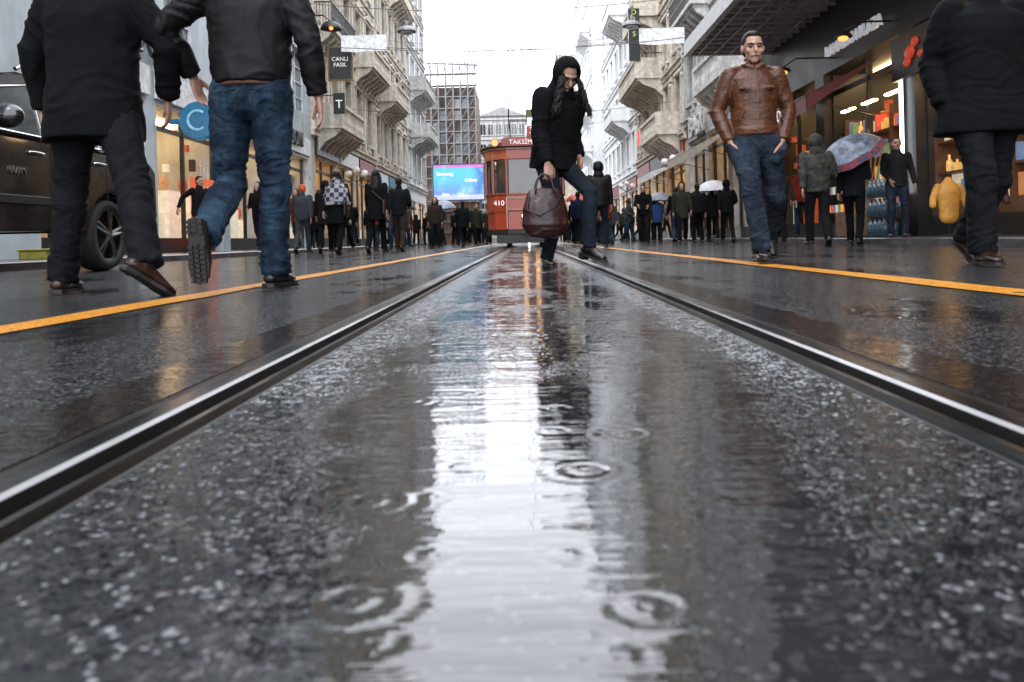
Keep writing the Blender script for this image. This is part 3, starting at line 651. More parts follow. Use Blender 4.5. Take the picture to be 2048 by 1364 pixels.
# ------------------------------------------------------------------ buildings
GLASS=M('window_glass',(.02,.026,.032),.06,var=.4,vs=1.5,spec=.9)
GLASSL=M('window_glass_curtain',(.14,.15,.155),.12,var=.5,vs=1.2,spec=.9)
FRW=M('frame_white',(.5,.49,.47),.5); FRD=M('frame_dark',(.018,.017,.016),.4)
def shopmat(name,scale,es,pal):
    mt=bpy.data.materials.new(name); mt.use_nodes=True; g=NG(mt.node_tree); b=mt.node_tree.nodes['Principled BSDF']
    o=g.new('ShaderNodeTexCoord').outputs['Object']; v=g.new('ShaderNodeTexVoronoi',distance='CHEBYCHEV'); g.lk(g.vec(o,(.4,.9,1.6)),v.inputs['Vector']); v.inputs['Scale'].default_value=scale
    sc=g.new('ShaderNodeSeparateColor'); g.lk(v.outputs['Color'],sc.inputs[0])
    cr=g.new('ShaderNodeValToRGB'); g.lk(sc.outputs[0],cr.inputs[0]); cr.color_ramp.interpolation='CONSTANT'
    els=cr.color_ramp.elements; els[0].color=c4(pal[0]); els[1].position=1/len(pal); els[1].color=c4(pal[1])
    for i,c in enumerate(pal[2:],2): e=els.new(i/len(pal)); e.color=c4(c)
    glow=g.ss(g.noise(o,.9,3),.35,.65,.3,1.4)  # panels glow unevenly by themselves, standing in for light inside the shops
    col=cr.outputs[0]; g.lk(g.mix(.6,col,(0,0,0,1)),b.inputs['Base Color']); g.lk(col,b.inputs['Emission Color']); g.lk(g.m('MULTIPLY',glow,es),b.inputs['Emission Strength']); b.inputs['Roughness'].default_value=.4
    return mt
WARM=shopmat('shop_interior_warm',4,1.5,[(.9,.42,.12),(.25,.08,.02),(.7,.25,.05),(.95,.6,.28),(.12,.05,.02),(.6,.16,.04)])
GOODS=shopmat('shop_goods',8,1.7,[(.5,.14,.04),(.03,.03,.03),(.7,.38,.14),(.08,.12,.1),(.6,.06,.03),(.02,.02,.02),(.8,.6,.35)])
DIMS=shopmat('shop_interior_dim',4,.8,[(.35,.25,.16),(.05,.05,.05),(.5,.36,.22),(.1,.1,.12),(.03,.03,.03)])
GREENS=shopmat('shop_interior_green',3.5,1.1,[(.15,.5,.35),(.03,.12,.09),(.5,.7,.5),(.02,.06,.05)])
LAMPW=M('lamp_warm',(1,.7,.35),.5,em=(1,.66,.32),es=20)
LAMPC=M('lamp_cool',(.9,.95,1),.5,em=(.85,.93,1),es=4)
WM={}
def winmesh(w,h,style,fr,gl):
    k=(round(w,2),round(h,2),style,fr.name,gl.name)
    if k in WM: return WM[k]
    out={}
    for side in (-1,1):
        mb=MB()
        def B(a0,a1,o0,o1,z0,z1,mi): mb.box(-side*o0,-side*o1,a0,a1,z0,z1,mi)
        B(0,w,-.30,-.28,0,h,1)
        t=.07
        B(0,t,-.27,-.20,0,h,0);B(w-t,w,-.27,-.20,0,h,0);B(t,w-t,-.27,-.20,0,t,0);B(t,w-t,-.27,-.20,h-t,h,0)
        if w>.9: B(w/2-.04,w/2+.04,-.27,-.21,t,h-t,0)
        if style=='trans': B(t,w-t,-.27,-.22,h*.68,h*.68+.07,0)
        if style=='grid':
            for i in (1,2,3): B(t,w-t,-.27,-.225,h*i/4,h*i/4+.04,0)
        out[side]=mb.mesh('window',[fr,gl])
    WM[k]=out; return out
def building(label,side,xf,y0,y1,H,wall,trim,bays,floors,ww,wh,g=4.2,sill=.75,depth=10,style='trans',orn=1,balc=(),iron=(),shops=2,shopm=None,fr=FRW,gl=(GLASS,GLASSL),pil=True,arch=(),fasc=None):
    e=thing('building',label,'building',(xf,y0,0)); L=y1-y0
    def bx(mb,a0,a1,o0,o1,z0,z1,mi=0): mb.box(-side*o0,-side*o1,a0,a1,z0,z1,mi)
    mb=MB(); bx(mb,0,L,-depth,-3,0,g); bx(mb,0,L,-depth,-.35,g,H)
    n=max(1,shops); pw=.55
    for i in range(n+1):
        a=(L-pw)*i/n; bx(mb,a,a+pw,-3,0,0,g-.95)
    bx(mb,0,L,-3,0,g-.95,g)
    bw=L/bays; fh=(H-.7-g)/floors
    for fl in range(floors):
        z0=g+fl*fh; zs=z0+sill; zt=min(zs+wh,z0+fh-.3)
        bx(mb,0,L,-.35,0,z0,zs); bx(mb,0,L,-.35,0,zt,z0+fh)
        for b in range(bays+1):
            if b==0: a0,a1=0,bw/2-ww/2
            elif b==bays: a0,a1=L-(bw/2-ww/2),L
            else: a0,a1=b*bw-(bw-ww)/2,b*bw+(bw-ww)/2
            bx(mb,a0,a1,-.35,0,zs,zt)
        for b in range(bays):
            wm=winmesh(ww,zt-zs,style,fr,gl[(b*3+fl*5+bays)%len(gl)])[side]
            part('window',wm,e,(0,b*bw+bw/2-ww/2,zs))
    bx(mb,0,L,-.35,0,H-.7,H)
    part('wall',mb.mesh('wall'),e,mat=wall)
    if orn:
        mb=MB()
        for fl in range(floors+1):
            z=g+fl*fh; p=.14
            bx(mb,-.02,L+.02,.003,p,z-.12,z+.1); bx(mb,-.02,L+.02,.003,p+.09,z+.1,z+.17)
        bx(mb,-.05,L+.05,.003,.45,H-.35,H-.12); bx(mb,-.08,L+.08,-.2,.62,H-.12,H+.08)
        for i in range(int(L/.45)): bx(mb,.1+i*.45,.3+i*.45,.003,.35,H-.55,H-.35)
        for fl in range(floors):
            z0=g+fl*fh; zs=z0+sill; zt=min(zs+wh,z0+fh-.3)
            for b in range(bays):
                a0=b*bw+bw/2-ww/2; a1=a0+ww
                bx(mb,a0-.16,a0,.003,.08,zs,zt); bx(mb,a1,a1+.16,.003,.08,zs,zt); bx(mb,a0-.22,a1+.22,.003,.18,zs-.12,zs)
                bx(mb,a0-.2,a1+.2,.003,.12,zt,zt+.16)
                if orn>1:
                    am=(a0+a1)/2; fn=lambda q,d:(-side*d,q[0],q[1])
                    if (fl in arch):
                        po=[(am+(ww/2+.16)*math.cos(t),zt+.16+(.34)*math.sin(t)) for t in [math.pi*i/10 for i in range(11)]]
                    else: po=[(a0-.26,zt+.17),(a1+.26,zt+.17),(am,zt+.46)]
                    if zt+.5<z0+fh: mb.prism(po,fn,.003,.2)
                    for q in (a0-.1,a1+.1): bx(mb,q-.06,q+.06,.09,.2,zs-.4,zs-.12)
                    mb.ell((-side*.05,am,zs-sill*.45),(.08,.22,.13),nu=8,nv=6)
        if pil:
            for b in range(bays+1):
                a=min(max(b*bw,.2),L-.2)
                if b*1.0 in (0,bays) or orn>1:
                    for fl in range(floors):
                        z0=g+fl*fh; bx(mb,a-.17,a+.17,.003,.1,z0+.18,z0+fh-.13); bx(mb,a-.22,a+.22,.003,.17,z0+fh-.45,z0+fh-.3); bx(mb,a-.22,a+.22,.003,.15,z0+.18,z0+.4)
                        if orn>1: mb.ell((-side*.12,a,z0+fh-.62),(.09,.13,.13),nu=8,nv=6)
        part('cornice',mb.mesh('cornice'),e,mat=trim)
    for fl,a0,a1,pr in list(balc)+list(iron):
        ir=(fl,a0,a1,pr) in iron; z=g+fl*fh+.19
        mb=MB(); bx(mb,a0,a1,.003,pr,z,z+.16,0); bx(mb,a0+.1,a1-.1,.003,pr-.12,z-.12,z,0)
        nb=int((a1-a0)/.9)+1
        for i in range(nb+1):
            a=a0+.2+(a1-a0-.4)*i/nb
            mb.prism([(0.01,z-.12),(pr*.85,z-.12),(pr*.7,z-.3),(pr*.35,z-.5),(.01,z-.95)],lambda q,d:(-side*q[0],a+d,q[1]),-.09,.09,0)
        zz=z+.16
        if ir:
            for i in range(int((a1-a0)/.12)): a=a0+.06+i*.12; bx(mb,a,a+.02,pr-.05,pr-.03,zz,zz+.9,1)
            for i in range(int(pr/.12)): o=.05+i*.12; bx(mb,a0+.02,a0+.04,o,o+.02,zz,zz+.9,1); bx(mb,a1-.04,a1-.02,o,o+.02,zz,zz+.9,1)
            bx(mb,a0,a1,pr-.07,pr-.01,zz+.9,zz+.95,1); bx(mb,a0,a0+.05,0.01,pr-.07,zz+.9,zz+.95,1); bx(mb,a0,a1,pr-.06,pr-.02,zz+.4,zz+.43,1)
        else:
            for i in range(int((a1-a0)/.22)):
                a=a0+.15+i*.22; mb.loft([(-side*(pr-.1),a,zz),(-side*(pr-.1),a,zz+.2),(-side*(pr-.1),a,zz+.45),(-side*(pr-.1),a,zz+.72)],[.045,.075,.035,.05],0,6,cap=False)
            bx(mb,a0,a1,pr-.2,pr,zz+.72,zz+.86,0)
            for a in (a0,a1-.2): bx(mb,a,a+.2,.01,pr-.2,zz,zz+.86,0); bx(mb,a,a+.2,pr-.2,pr,zz,zz+.72,0)
        part('balcony',mb.mesh('balcony',[trim,FRD]),e)
    for i in range(n):
        a0=(L-pw)*i/n+pw; a1=(L-pw)*(i+1)/n; sm=(shopm or [DIMS])[i%len(shopm or [1])]
        if sm is None: continue
        mb=MB(); bx(mb,a0+.01,a1-.01,-2.98,-2.9,.1,g-.96,0)
        for q in range(2): bx(mb,a0+.3,a1-.3,-2.4+q*1.2,-2.25+q*1.2,g-1.02,g-.97,1)
        part('shop_interior',mb.mesh('shop_interior',[sm,LAMPW]),e)
        mb=MB(); t=.06
        bx(mb,a0,a1,-.3,-.22,.1,.45,0); bx(mb,a0,a1,-.3,-.22,g-1.45,g-1.35,0)
        m=max(2,int((a1-a0)/1.5))
        for j in range(m+1): a=a0+(a1-a0-t)*j/m; bx(mb,a,a+t,-.3,-.2,.45,g-.96,0)
        part('shop_frame',mb.mesh('shop_frame',[FRD]),e)
        mb=MB(); rn=random.Random(int(y0*7+i*13+side)); a=a0+.3
        while a<a1-.6:
            h=rn.uniform(.5,1.9); wd=rn.uniform(.25,.7); bx(mb,a,a+wd,-1.1,-.6,.1,.1+h,rn.randrange(4))
            if rn.random()<.6: mb.ell((side*.85,a+wd/2,.1+h+.2),(.12,.14,.2),mi=rn.randrange(4),nu=10,nv=8)
            for q in range(3):
                if rn.random()<.6: hh=rn.uniform(1.9,2.9); bx(mb,a+q*.2,a+q*.2+.14,-.75,-.62,hh,hh+rn.uniform(.15,.35),rn.randrange(4))
            a+=wd+rn.uniform(.1,.6)
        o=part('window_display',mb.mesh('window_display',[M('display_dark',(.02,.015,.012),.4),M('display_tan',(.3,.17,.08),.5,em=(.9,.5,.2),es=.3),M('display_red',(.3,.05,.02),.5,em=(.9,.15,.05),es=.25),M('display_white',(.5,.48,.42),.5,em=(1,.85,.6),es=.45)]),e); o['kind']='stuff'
        if fasc:
            mb=MB(); bx(mb,a0-.1,a1+.1,.004,.1,g-.85,g-.2); part('shop_fascia',mb.mesh('shop_fascia',bevel=.01),e,mat=fasc[i%len(fasc)])
    return e
CREAM=M('stone_cream',(.50,.44,.35),.8,var=.25,vs=3,bump=.01,bs=12,dirt=.75); CREAMT=M('stone_cream_trim',(.58,.53,.45),.8,var=.25,vs=5,bump=.01,bs=18,dirt=.6)
STONE=M('stone_grey',(.42,.415,.40),.8,var=.25,vs=3,bump=.01,bs=12,dirt=.75); STONET=M('stone_grey_trim',(.52,.515,.50),.8,var=.25,vs=5,bump=.01,bs=18,dirt=.6)
WHITE=M('render_white',(.74,.76,.78),.7,var=.08,vs=2,bump=.003,bs=30,dirt=.3); WHITET=M('render_white_trim',(.78,.79,.79),.7,var=.1,vs=5,dirt=.3)
DARKB=M('cladding_dark',(.014,.013,.013),.4,var=.3,vs=2); DARKT=M('cladding_dark_trim',(.010,.0095,.0095),.4)
PANEL=M('cladding_grey_panel',(.40,.45,.48),.3,var=.12,vs=1.5,dirt=.3)
BLACKF=M('fascia_black',(.012,.012,.012),.3); WHF=M('fascia_white',(.58,.59,.60),.35); REDF=M('fascia_red',(.22,.02,.012),.35)
XLF,XRF=-8.2,7.2
L1=building('grey panelled building with large windows behind parked car',-1,XLF,-3,13,15,PANEL,PANEL,6,3,1.9,2.1,orn=0,style='grid',shops=3,shopm=[DIMS])
L2=building('pale modern building with shops and large signs',-1,XLF,13,31,19,PANEL,WHITET,7,4,2.0,2.3,g=4.4,orn=0,style='grid',fr=WHF,shops=4,shopm=[DIMS,WARM,WARM,WARM],fasc=[WHF,WHF,BLACKF,WHF])
L3=building('ornate cream stone building with balconies and pediments',-1,XLF,31,44,21,CREAM,CREAMT,5,4,1.25,2.5,g=4.6,orn=2,shops=3,shopm=[WARM,DIMS,WARM],balc=[(0,.6,5.2,1.1),(1,7.6,12.6,1.1),(2,2.8,7.6,.9)],iron=[(1,.6,5.2,.8)],arch=(1,3),fasc=[BLACKF,WHF,REDF])
L4=building('tall cream and grey ornate building',-1,XLF,44,56,23,STONE,CREAMT,5,5,1.1,2.2,g=4.4,orn=2,shops=3,shopm=[WARM,DIMS],balc=[(1,1,6,1.2),(3,5,11,1.0)],arch=(2,),fasc=[WHF,BLACKF])
L5=building('pale grey stone building with balconies',-1,XLF,56,67,22,WHITE,STONET,4,5,1.2,2.1,orn=1,shops=2,shopm=[DIMS],balc=[(1,2,8,1.5),(2,2,8,1.3)])
R1=building('dark brown modern building with metal canopy and lit shops',1,XRF,-3,24,17,DARKB,DARKT,12,4,1.5,2.4,g=4.9,orn=0,style='grid',fr=FRD,gl=(GLASS,),shops=6,shopm=[DIMS,WARM,None,GOODS,GREENS,WARM],depth=12)
R2=building('grey stone building with carved window surrounds',1,XRF,24,35,20,STONE,STONET,4,4,1.2,2.5,g=5,orn=2,shops=3,shopm=[DIMS,WARM],arch=(0,2),balc=[(0,1,5,1.0)],iron=[(1,5.5,10,.9)],fasc=[BLACKF,WHF])
R3=building('ornate cream building with projecting bay and balconies',1,XRF,35,50,22,CREAM,CREAMT,5,5,1.2,2.2,g=4.6,orn=2,shops=3,shopm=[WARM,DIMS],arch=(1,),balc=[(0,1,6,1.2),(1,5,12,1.5),(2,6,11,1.3),(3,6,11,1.0)],fasc=[REDF,BLACKF])
R4=building('white plastered apartment building',1,XRF,50,70,26,WHITE,WHITET,7,6,1.2,2.0,orn=1,shops=4,shopm=[DIMS,WARM],balc=[(1,3,8,1.3),(3,3,8,1.3)],fasc=[REDF,WHF])
R5=building('tall white building further along the street',1,6.4,70,92,30,WHITE,WHITET,7,7,1.2,2.0,orn=1,shops=4,balc=[(1,2,9,1.0),(2,2,9,1.0),(4,2,9,1.0)])
L6=building('distant pale building with tiled roof',-1,-3.5,128,150,19,WHITE,STONET,6,5,1.6,1.9,orn=1,shops=3,depth=12)
R6=building('distant cream building at the street bend',1,4.8,95,125,22,CREAM,CREAMT,8,5,1.4,2.2,orn=1,shops=4,depth=12)
def endblock(label,x0,x1,y,H,mat,bays,floors,roof=2.5):
    e=thing('building',label,'building',(x0,y,0)); W=x1-x0
    mb=MB(); mb.box(0,W,0,10,0,H); part('wall',mb.mesh('wall'),e,mat=mat)
    mb=MB(); mb.prism([(-.3,H),(W+.3,H),(W*.5,H+roof)],lambda q,d:(q[0],d,q[1]),-.3,10.3); part('roof',mb.mesh('roof'),e,mat=M('roof_grey',(.25,.25,.25),.7,var=.3))
    mw=MB(); mw.box(0,.95,-.06,-.02,0,1.6,1); mw.box(0,.07,-.1,-.061,0,1.6); mw.box(.88,.95,-.1,-.061,0,1.6); mw.box(.44,.5,-.1,-.061,0,1.6); mw.box(-.1,1.05,-.16,-.001,-.1,-.001)
    wm=mw.mesh('window',[FRW,GLASS])
    for f in range(floors):
        for b in range(bays): part('window',wm,e,(W*(b+.5)/bays-.47,0,1.2+f*(H-1)/floors))
    mb=MB()
    for f in range(floors+1): mb.box(-.1,W+.1,-.2,-.003,.5+f*(H-1)/floors,.7+f*(H-1)/floors)
    part('cornice',mb.mesh('cornice'),e,mat=STONET)
endblock('distant grey gabled building closing the street',-6.6,.5,122,19,STONE,6,6,1.5)
endblock('distant stone building beyond the tram',.8,8,112,15,STONE,4,4,3)
# ---- scaffolded tower
e=thing('scaffolded_building','building under renovation wrapped in scaffolding with open steel top','building',(-13.2,100,0))
mb=MB(); mb.box(0,7.4,1,11,0,19.6,0)
part('wall',mb.mesh('wall'),e,mat=M('brick_brown',(.13,.09,.07),.8,var=.4,vs=.7,dirt=.6))
mb=MB()
for i in range(9):
    x=i*.93; mb.tube([(x,-.2,0),(x,-.2,22.6)],.10,n=5); mb.tube([(x,.5,0),(x,.5,21.5)],.07,n=5)
for j in range(15):
    z=1.45*j+.8; mb.tube([(-.2,-.2,z),(7.7,-.2,z)],.08,n=5); mb.box(-.1,7.6,-.1,.5,z-.1,z-.02)
    if j<14:
        for i in (0,2,4,6,7): mb.tube([(i*.93,-.25,z),(i*.93+.93,-.25,z+1.45)],.05,n=4)
for i in range(8): mb.tube([(i*.93,-.2,21.3),(i*.93+.45,2,23.0)],.08,n=4); mb.tube([(i*.93+.45,2,23.0),(i*.93+.93,-.2,21.3)],.08,n=4)
mb.tube([(-.2,2,23.1),(7.7,2,22.5)],.1,n=4); mb.tube([(-.2,-.2,22.6),(7.7,-.2,22.1)],.1,n=4)
part('scaffolding',mb.mesh('scaffolding'),e,mat=M('scaffold',(.17,.17,.175),.6))
mb=MB()
for j in range(12):
    for i in range(8):
        if (i*3+j*5)%4: mb.box(i*.93+.08,i*.93+.86,.9,.98,1.45*j+1,1.45*j+2.1,(i+j*3)%3)
o=part('netting',mb.mesh('netting',[M('netting',(.28,.29,.31),.8,var=.4,vs=.5),M('netting_brown',(.20,.13,.10),.8,var=.4,vs=.5),M('netting_pale',(.40,.39,.38),.8,var=.3,vs=.5)]),e); o['kind']='stuff'
# ---- LED screen
def screenmat():
    mt=bpy.data.materials.new('led_screen'); mt.use_nodes=True; g=NG(mt.node_tree); b=mt.node_tree.nodes['Principled BSDF']
    o=g.new('ShaderNodeTexCoord').outputs['Object']; s=g.new('ShaderNodeSeparateXYZ'); g.lk(o,s.inputs[0]); x,z=s.outputs[0],s.outputs[2]
    n=g.noise(o,.8,4)
    c=g.mix(g.ss(z,.2,1.9),(.12,.22,.52,1),(.08,.42,.50,1)); c=g.mix(g.ss(g.m('ADD',x,n),3.2,4.0),c,(.05,.15,.42,1))
    c=g.mix(g.ss(z,2.38,2.42),c,(.5,.12,.42,1)); c=g.mix(g.m('MULTIPLY',.7,g.ss(n,.5,.7)),c,(.28,.58,.62,1)); c=g.mix(g.ss(z,.42,.3),c,(.38,.42,.66,1))
    g.lk(c,b.inputs['Emission Color']); b.inputs['Emission Strength'].default_value=1.8; b.inputs['Base Color'].default_value=(.02,.02,.02,1); b.inputs['Roughness'].default_value=.3
    return mt
e=thing('led_screen','large blue outdoor LED video screen on a steel frame','screen',(-6.75,60,0))
mb=MB(); mb.box(0,3.75,-.05,0,0,2.6); part('display',mb.mesh('display'),e,(0,0,3.3),mat=screenmat())
mb=MB(); mb.box(-.1,3.85,.01,.3,3.2,6.0); 
for x in (.2,1.9,3.4): mb.box(x,x+.15,.05,.25,0,3.2)
for z in (.8,1.6,2.4): mb.box(0,3.7,.1,.2,z,z+.12)
mb.box(.1,3.6,.26,.4,0,3.1,1)
part('screen_frame',mb.mesh('screen_frame',[M('frame_blue',(.06,.12,.2),.5),M('timber_brown',(.12,.06,.03),.7,var=.4)]),e)
LEDW=M('led_white',(1,1,1),.5,em=(.8,.95,1),es=2)
text_part('display_text','Samsung',.36,e,(.85,-.07,5.25),'cam',LEDW,.005)
text_part('display_text','Galaxy',.34,e,(2.8,-.07,4.75),'cam',LEDW,.005)
text_part('display_text','Gear',.26,e,(.9,-.07,3.7),'cam',LEDW,.005); text_part('display_text','Galaxy',.24,e,(2.2,-.07,3.6),'cam',LEDW,.005)
# ------------------------------------------------------------------ tram
TRED=M('tram_red',(.27,.036,.013),.35,var=.15,coat=.2); TCR=M('tram_cream',(.32,.24,.18),.4); TDK=M('tram_dark',(.005,.0045,.004),.5)
TGL=M('tram_glass',(.03,.033,.036),.06,spec=.8); TWOOD=M('tram_wood_red',(.14,.02,.009),.35,coat=.2)
tr=thing('tram','red vintage tram with destination board and roof bow collector','tram',(.03,20.7,0))
def plan(w,ins=0): 
    return [(-w+ins,.75+ins*.2),(-w*.80+ins,.22+ins),(-w*.45,0+ins),(w*.45,0+ins),(w*.80-ins,.22+ins),(w-ins,.75+ins*.2),(w-ins,8.6-ins),(-w+ins,8.6-ins)]
fz=lambda q,d:(q[0],q[1],d)
def stack(levels):
    mb=MB()
    for w,ins,z0,z1,mi in levels: mb.prism(plan(w,ins),fz,z0,z1,mi)
    return mb
part('tram_body',stack([(1.0,.0,.42,.95,0),(1.04,0,.953,1.36,0),(1.08,0,1.36,1.42,2),(1.06,0,.93,.953,2)]).mesh('tram_body',[TRED,TCR,TWOOD],bevel=.012),tr)
part('windscreen',stack([(1.0,.06,1.42,2.30,0)]).mesh('windscreen',[TGL]),tr)
pl=plan(1.05)
for i in range(6):
    mb=MB(); x,y=pl[i]; mb.loft([(x*.985,y+.03,1.42),(x*.985,y+.03,2.3)],[.05,.05],n=6,cap=False); part('window_pillar',mb.mesh('window_pillar'),tr,mat=TWOOD)
mb=MB(); mb.box(-1.05,-1.0,1.2,1.32,1.42,2.3); wp=mb.mesh('window_pillar')
for i in range(8):
    for q in (0,2.05): part('window_pillar',wp,tr,(q,i*.9,0),mat=TWOOD)
part('letter_board',stack([(1.06,0,2.30,2.55,0),(1.09,-.02,2.55,2.60,1)]).mesh('letter_board',[TRED,TCR],bevel=.01),tr)
mb=MB(); mb.prism(plan(1.12,-.06),fz,2.6,2.68,0); mb.prism(plan(.95,.06),fz,2.68,2.78,0); mb.prism([(-.55,.6),(.55,.6),(.55,8.2),(-.55,8.2)],fz,2.78,2.95,0)
part('roof',mb.mesh('roof',[M('tram_roof',(.05,.043,.038),.6)],bevel=.03),tr)
mb=MB(); mb.box(-.5,.5,-.10,-.02,2.62,2.82); part('destination_board',mb.mesh('destination_board',bevel=.01),tr,(-.08,0,0),mat=M('board_red',(.26,.03,.012),.4))
LW=M('letter_white',(.7,.7,.7),.5,em=(1,.95,.85),es=.3)
text_part('destination_text','TAKSİM',.17,tr,(-.08,-.115,2.72),'cam',LW,.008)
mb=MB(); mb.box(-.13,.13,-.08,0,2.86,3.14); part('route_board',mb.mesh('route_board'),tr,(.2,0,0),mat=MATS['board_red']); text_part('route_number','3',.22,tr,(.2,-.09,3.01),'cam',LW,.008)
text_part('fleet_number','410',.19,tr,(-.68,-.03,1.16),'cam',LW,.008); text_part('fleet_number','410',.19,tr,(.6,-.03,1.16),'cam',LW,.008)
def disc(mb,c,r,d,mi=0,n=20):
    mb.prism([(c[0]+r*math.cos(2*math.pi*i/n),c[2]+r*math.sin(2*math.pi*i/n)) for i in range(n)],lambda q,dd:(q[0],dd,q[1]),c[1],c[1]+d,mi)
mb=MB(); disc(mb,(-.75,-.12,2.72),.11,.2,0); disc(mb,(-.75,-.135,2.72),.085,.014,1)
part('headlight',mb.mesh('headlight',[TRED,M('lamp_orange',(1,.2,.05),.3,em=(1,.14,.03),es=3)]),tr)
for x in (-.02,.3):
    mb=MB(); disc(mb,(x,-.10,.82),.10,.1,0); disc(mb,(x,-.115,.82),.07,.014,1); part('headlight',mb.mesh('headlight',[TDK,M('lamp_head',(1,.7,.3),.3,em=(1,.55,.2),es=14)]),tr)
mb=MB(); mb.prism([(q[0]*1.02,q[1]-.06) for q in plan(1.0)],fz,.36,.48,0); mb.box(-.75,.75,-.3,-.12,.12,.34,0); mb.box(-.1,.1,-.4,-.06,.36,.46,0); mb.box(-.7,.7,.3,8.2,.14,.36,0)
for q in (-1,1):
    for y in (2.6,5.8):
        mb.prism([(y+.36*math.cos(t*.3927),.37+.36*math.sin(t*.3927)) for t in range(16)],lambda p,d:(d,p[0],p[1]),q*.45,q*.55,0)
part('bumper',mb.mesh('bumper',[TDK]),tr)
mb=MB()
for x in (-.35,.35): mb.tube([(x,3,2.9),(x*1.2,2.2,3.6),(x*1.1,1.6,4.15)],.016)
mb.tube([(-.6,1.6,4.1),(-.3,1.6,4.18),(.3,1.6,4.18),(.6,1.6,4.1)],.018); mb.tube([(-.42,2.2,3.6),(.42,2.2,3.6)],.014)
part('bow_collector',mb.mesh('bow_collector'),tr,mat=TDK)
mb=MB(); mb.tube([(-.35,.3,2.9),(-.35,.3,3.35),(.35,.3,3.35),(.35,.3,2.9)],.016); part('roof_rail',mb.mesh('roof_rail'),tr,mat=TDK)
mb=MB(); mb.box(-.14,.14,-.02,.02,3.4,3.62); part('roof_sign',mb.mesh('roof_sign'),tr,(.2,0.3,0),mat=M('sign_olive',(.08,.085,.015),.5))
mb=MB()
for x in(-.48,.48): mb.box(x-.015,x+.015,-.025,-.002,.5,1.33)
mb.box(-.46,.46,-.022,-.002,1.28,1.30); mb.box(-.46,.46,-.022,-.002,.98,1.0)
part('front_trim',mb.mesh('front_trim'),tr,mat=TCR)
# ------------------------------------------------------------------ car
CARP=M('car_paint_dark',(.006,.007,.009),.25,.3,var=.1,coat=.8); CGL=M('car_glass',(.035,.042,.046),.05,spec=.9,var=.5,vs=2); CHR=M('chrome_trim',(.4,.4,.4),.15,1); TYRE=M('tyre_rubber',(.006,.006,.006),.7); ALLOY=M('alloy_rim',(.25,.255,.265),.25,1)
car=thing('parked_car','black sport utility vehicle with silver roof rails parked by the pavement','car',(-4.3,4.75,0))
yf,yr=.9,3.6
def arch_pts(yc,r=.44): 
    return [(yc+r*math.cos(t),.37+r*math.sin(t)) for t in [math.pi*(.03+.94*i/10) for i in range(11)]]
low=[(.05,.45),(0,.75),(.05,1.0),(.35,1.1),(1.35,1.18),(4.45,1.2),(4.6,1.1),(4.62,.6),(4.55,.42)]
low+= arch_pts(yr)+[(yf+.6,.38)]+arch_pts(yf)
mb=MB(); mb.prism(low,lambda q,d:(d*(1-max(0,q[1]-.9)*.1),q[0],q[1]),-.0,-1.9)
part('car_body',mb.mesh('car_body',[CARP],bevel=.02,seg=2),car)
roof=[(1.2,1.19),(1.95,1.72),(2.4,1.83),(3.9,1.82),(4.3,1.7),(4.5,1.19)]
def cf(q,d): t=max(0,q[1]-1.19)/.64; return (-.95+(d+.95)*(1-.17*t),q[0],q[1])
mb=MB(); mb.prism(roof,cf,-.04,-1.86); part('cabin',mb.mesh('cabin',[CARP],bevel=.03,seg=2),car)
for nm,po in (('side_window',[(1.55,1.24),(2.0,1.62),(2.48,1.72),(2.48,1.24)]),('side_window',[(2.58,1.24),(2.58,1.73),(3.45,1.73),(3.45,1.24)]),('side_window',[(3.55,1.24),(3.55,1.72),(3.9,1.70),(4.2,1.60),(4.3,1.24)])):
    for a,b in ((-.03,-.052),(-1.87,-1.85)):
        mb=MB(); mb.prism(po,cf,a,b,0); part(nm,mb.mesh(nm,[CGL]),car)
        mb=MB(); pts=[cf(q,a+(.004 if a>-1 else -.004)) for q in po]; mb.tube(pts+[pts[0]],.012); part('window_trim',mb.mesh('window_trim',[CHR]),car)
mb=MB(); mb.add([cf((1.28,1.24),-.15),cf((1.28,1.24),-1.75),cf((1.93,1.70),-1.72),cf((1.93,1.70),-.18)],[(0,1,2,3)])
for v in range(4): x,y,z=mb.v[v]; mb.v[v]=(x,y-.03,z+.02)
part('windscreen',mb.mesh('windscreen',[CGL]),car)
for x in (-.16,-1.74):
    mb=MB(); mb.tube([(x,2.3,1.83),(x,2.4,1.89),(x,3.9,1.88),(x,4.0,1.82)],.02); part('roof_rail',mb.mesh('roof_rail',[CHR]),car)
for q in(1,-1):
    mb=MB(); bx_=.0 if q>0 else -1.9
    mb.ell((bx_+q*.14,1.72,1.32),(.13,.08,.10),nu=14,nv=10); mb.loft([(bx_,1.75,1.24),(bx_+q*.1,1.74,1.28)],[.025,.03],n=8)
    part('side_mirror',mb.mesh('side_mirror',[CARP],smooth=True),car)
    for yy in (2.3,3.35):
        mb=MB(); mb.loft([(bx_+q*.012,yy-.1,1.08),(bx_+q*.035,yy-.07,1.08),(bx_+q*.035,yy+.07,1.08),(bx_+q*.012,yy+.1,1.08)],[.014]*4,n=8); part('door_handle',mb.mesh('door_handle',[CHR],smooth=True),car)
    for yy in (1.5,2.53,3.5):
        mb=MB(); mb.box(bx_+q*.001,bx_+q*.004,yy,yy+.012,.72,1.18); part('door_seam',mb.mesh('door_seam',[TYRE]),car)
    mb=MB(); mb.box(bx_+q*.001,bx_+q*.03,1.4,3.1,.62,.70); part('door_moulding',mb.mesh('door_moulding',[TYRE],bevel=.008),car)
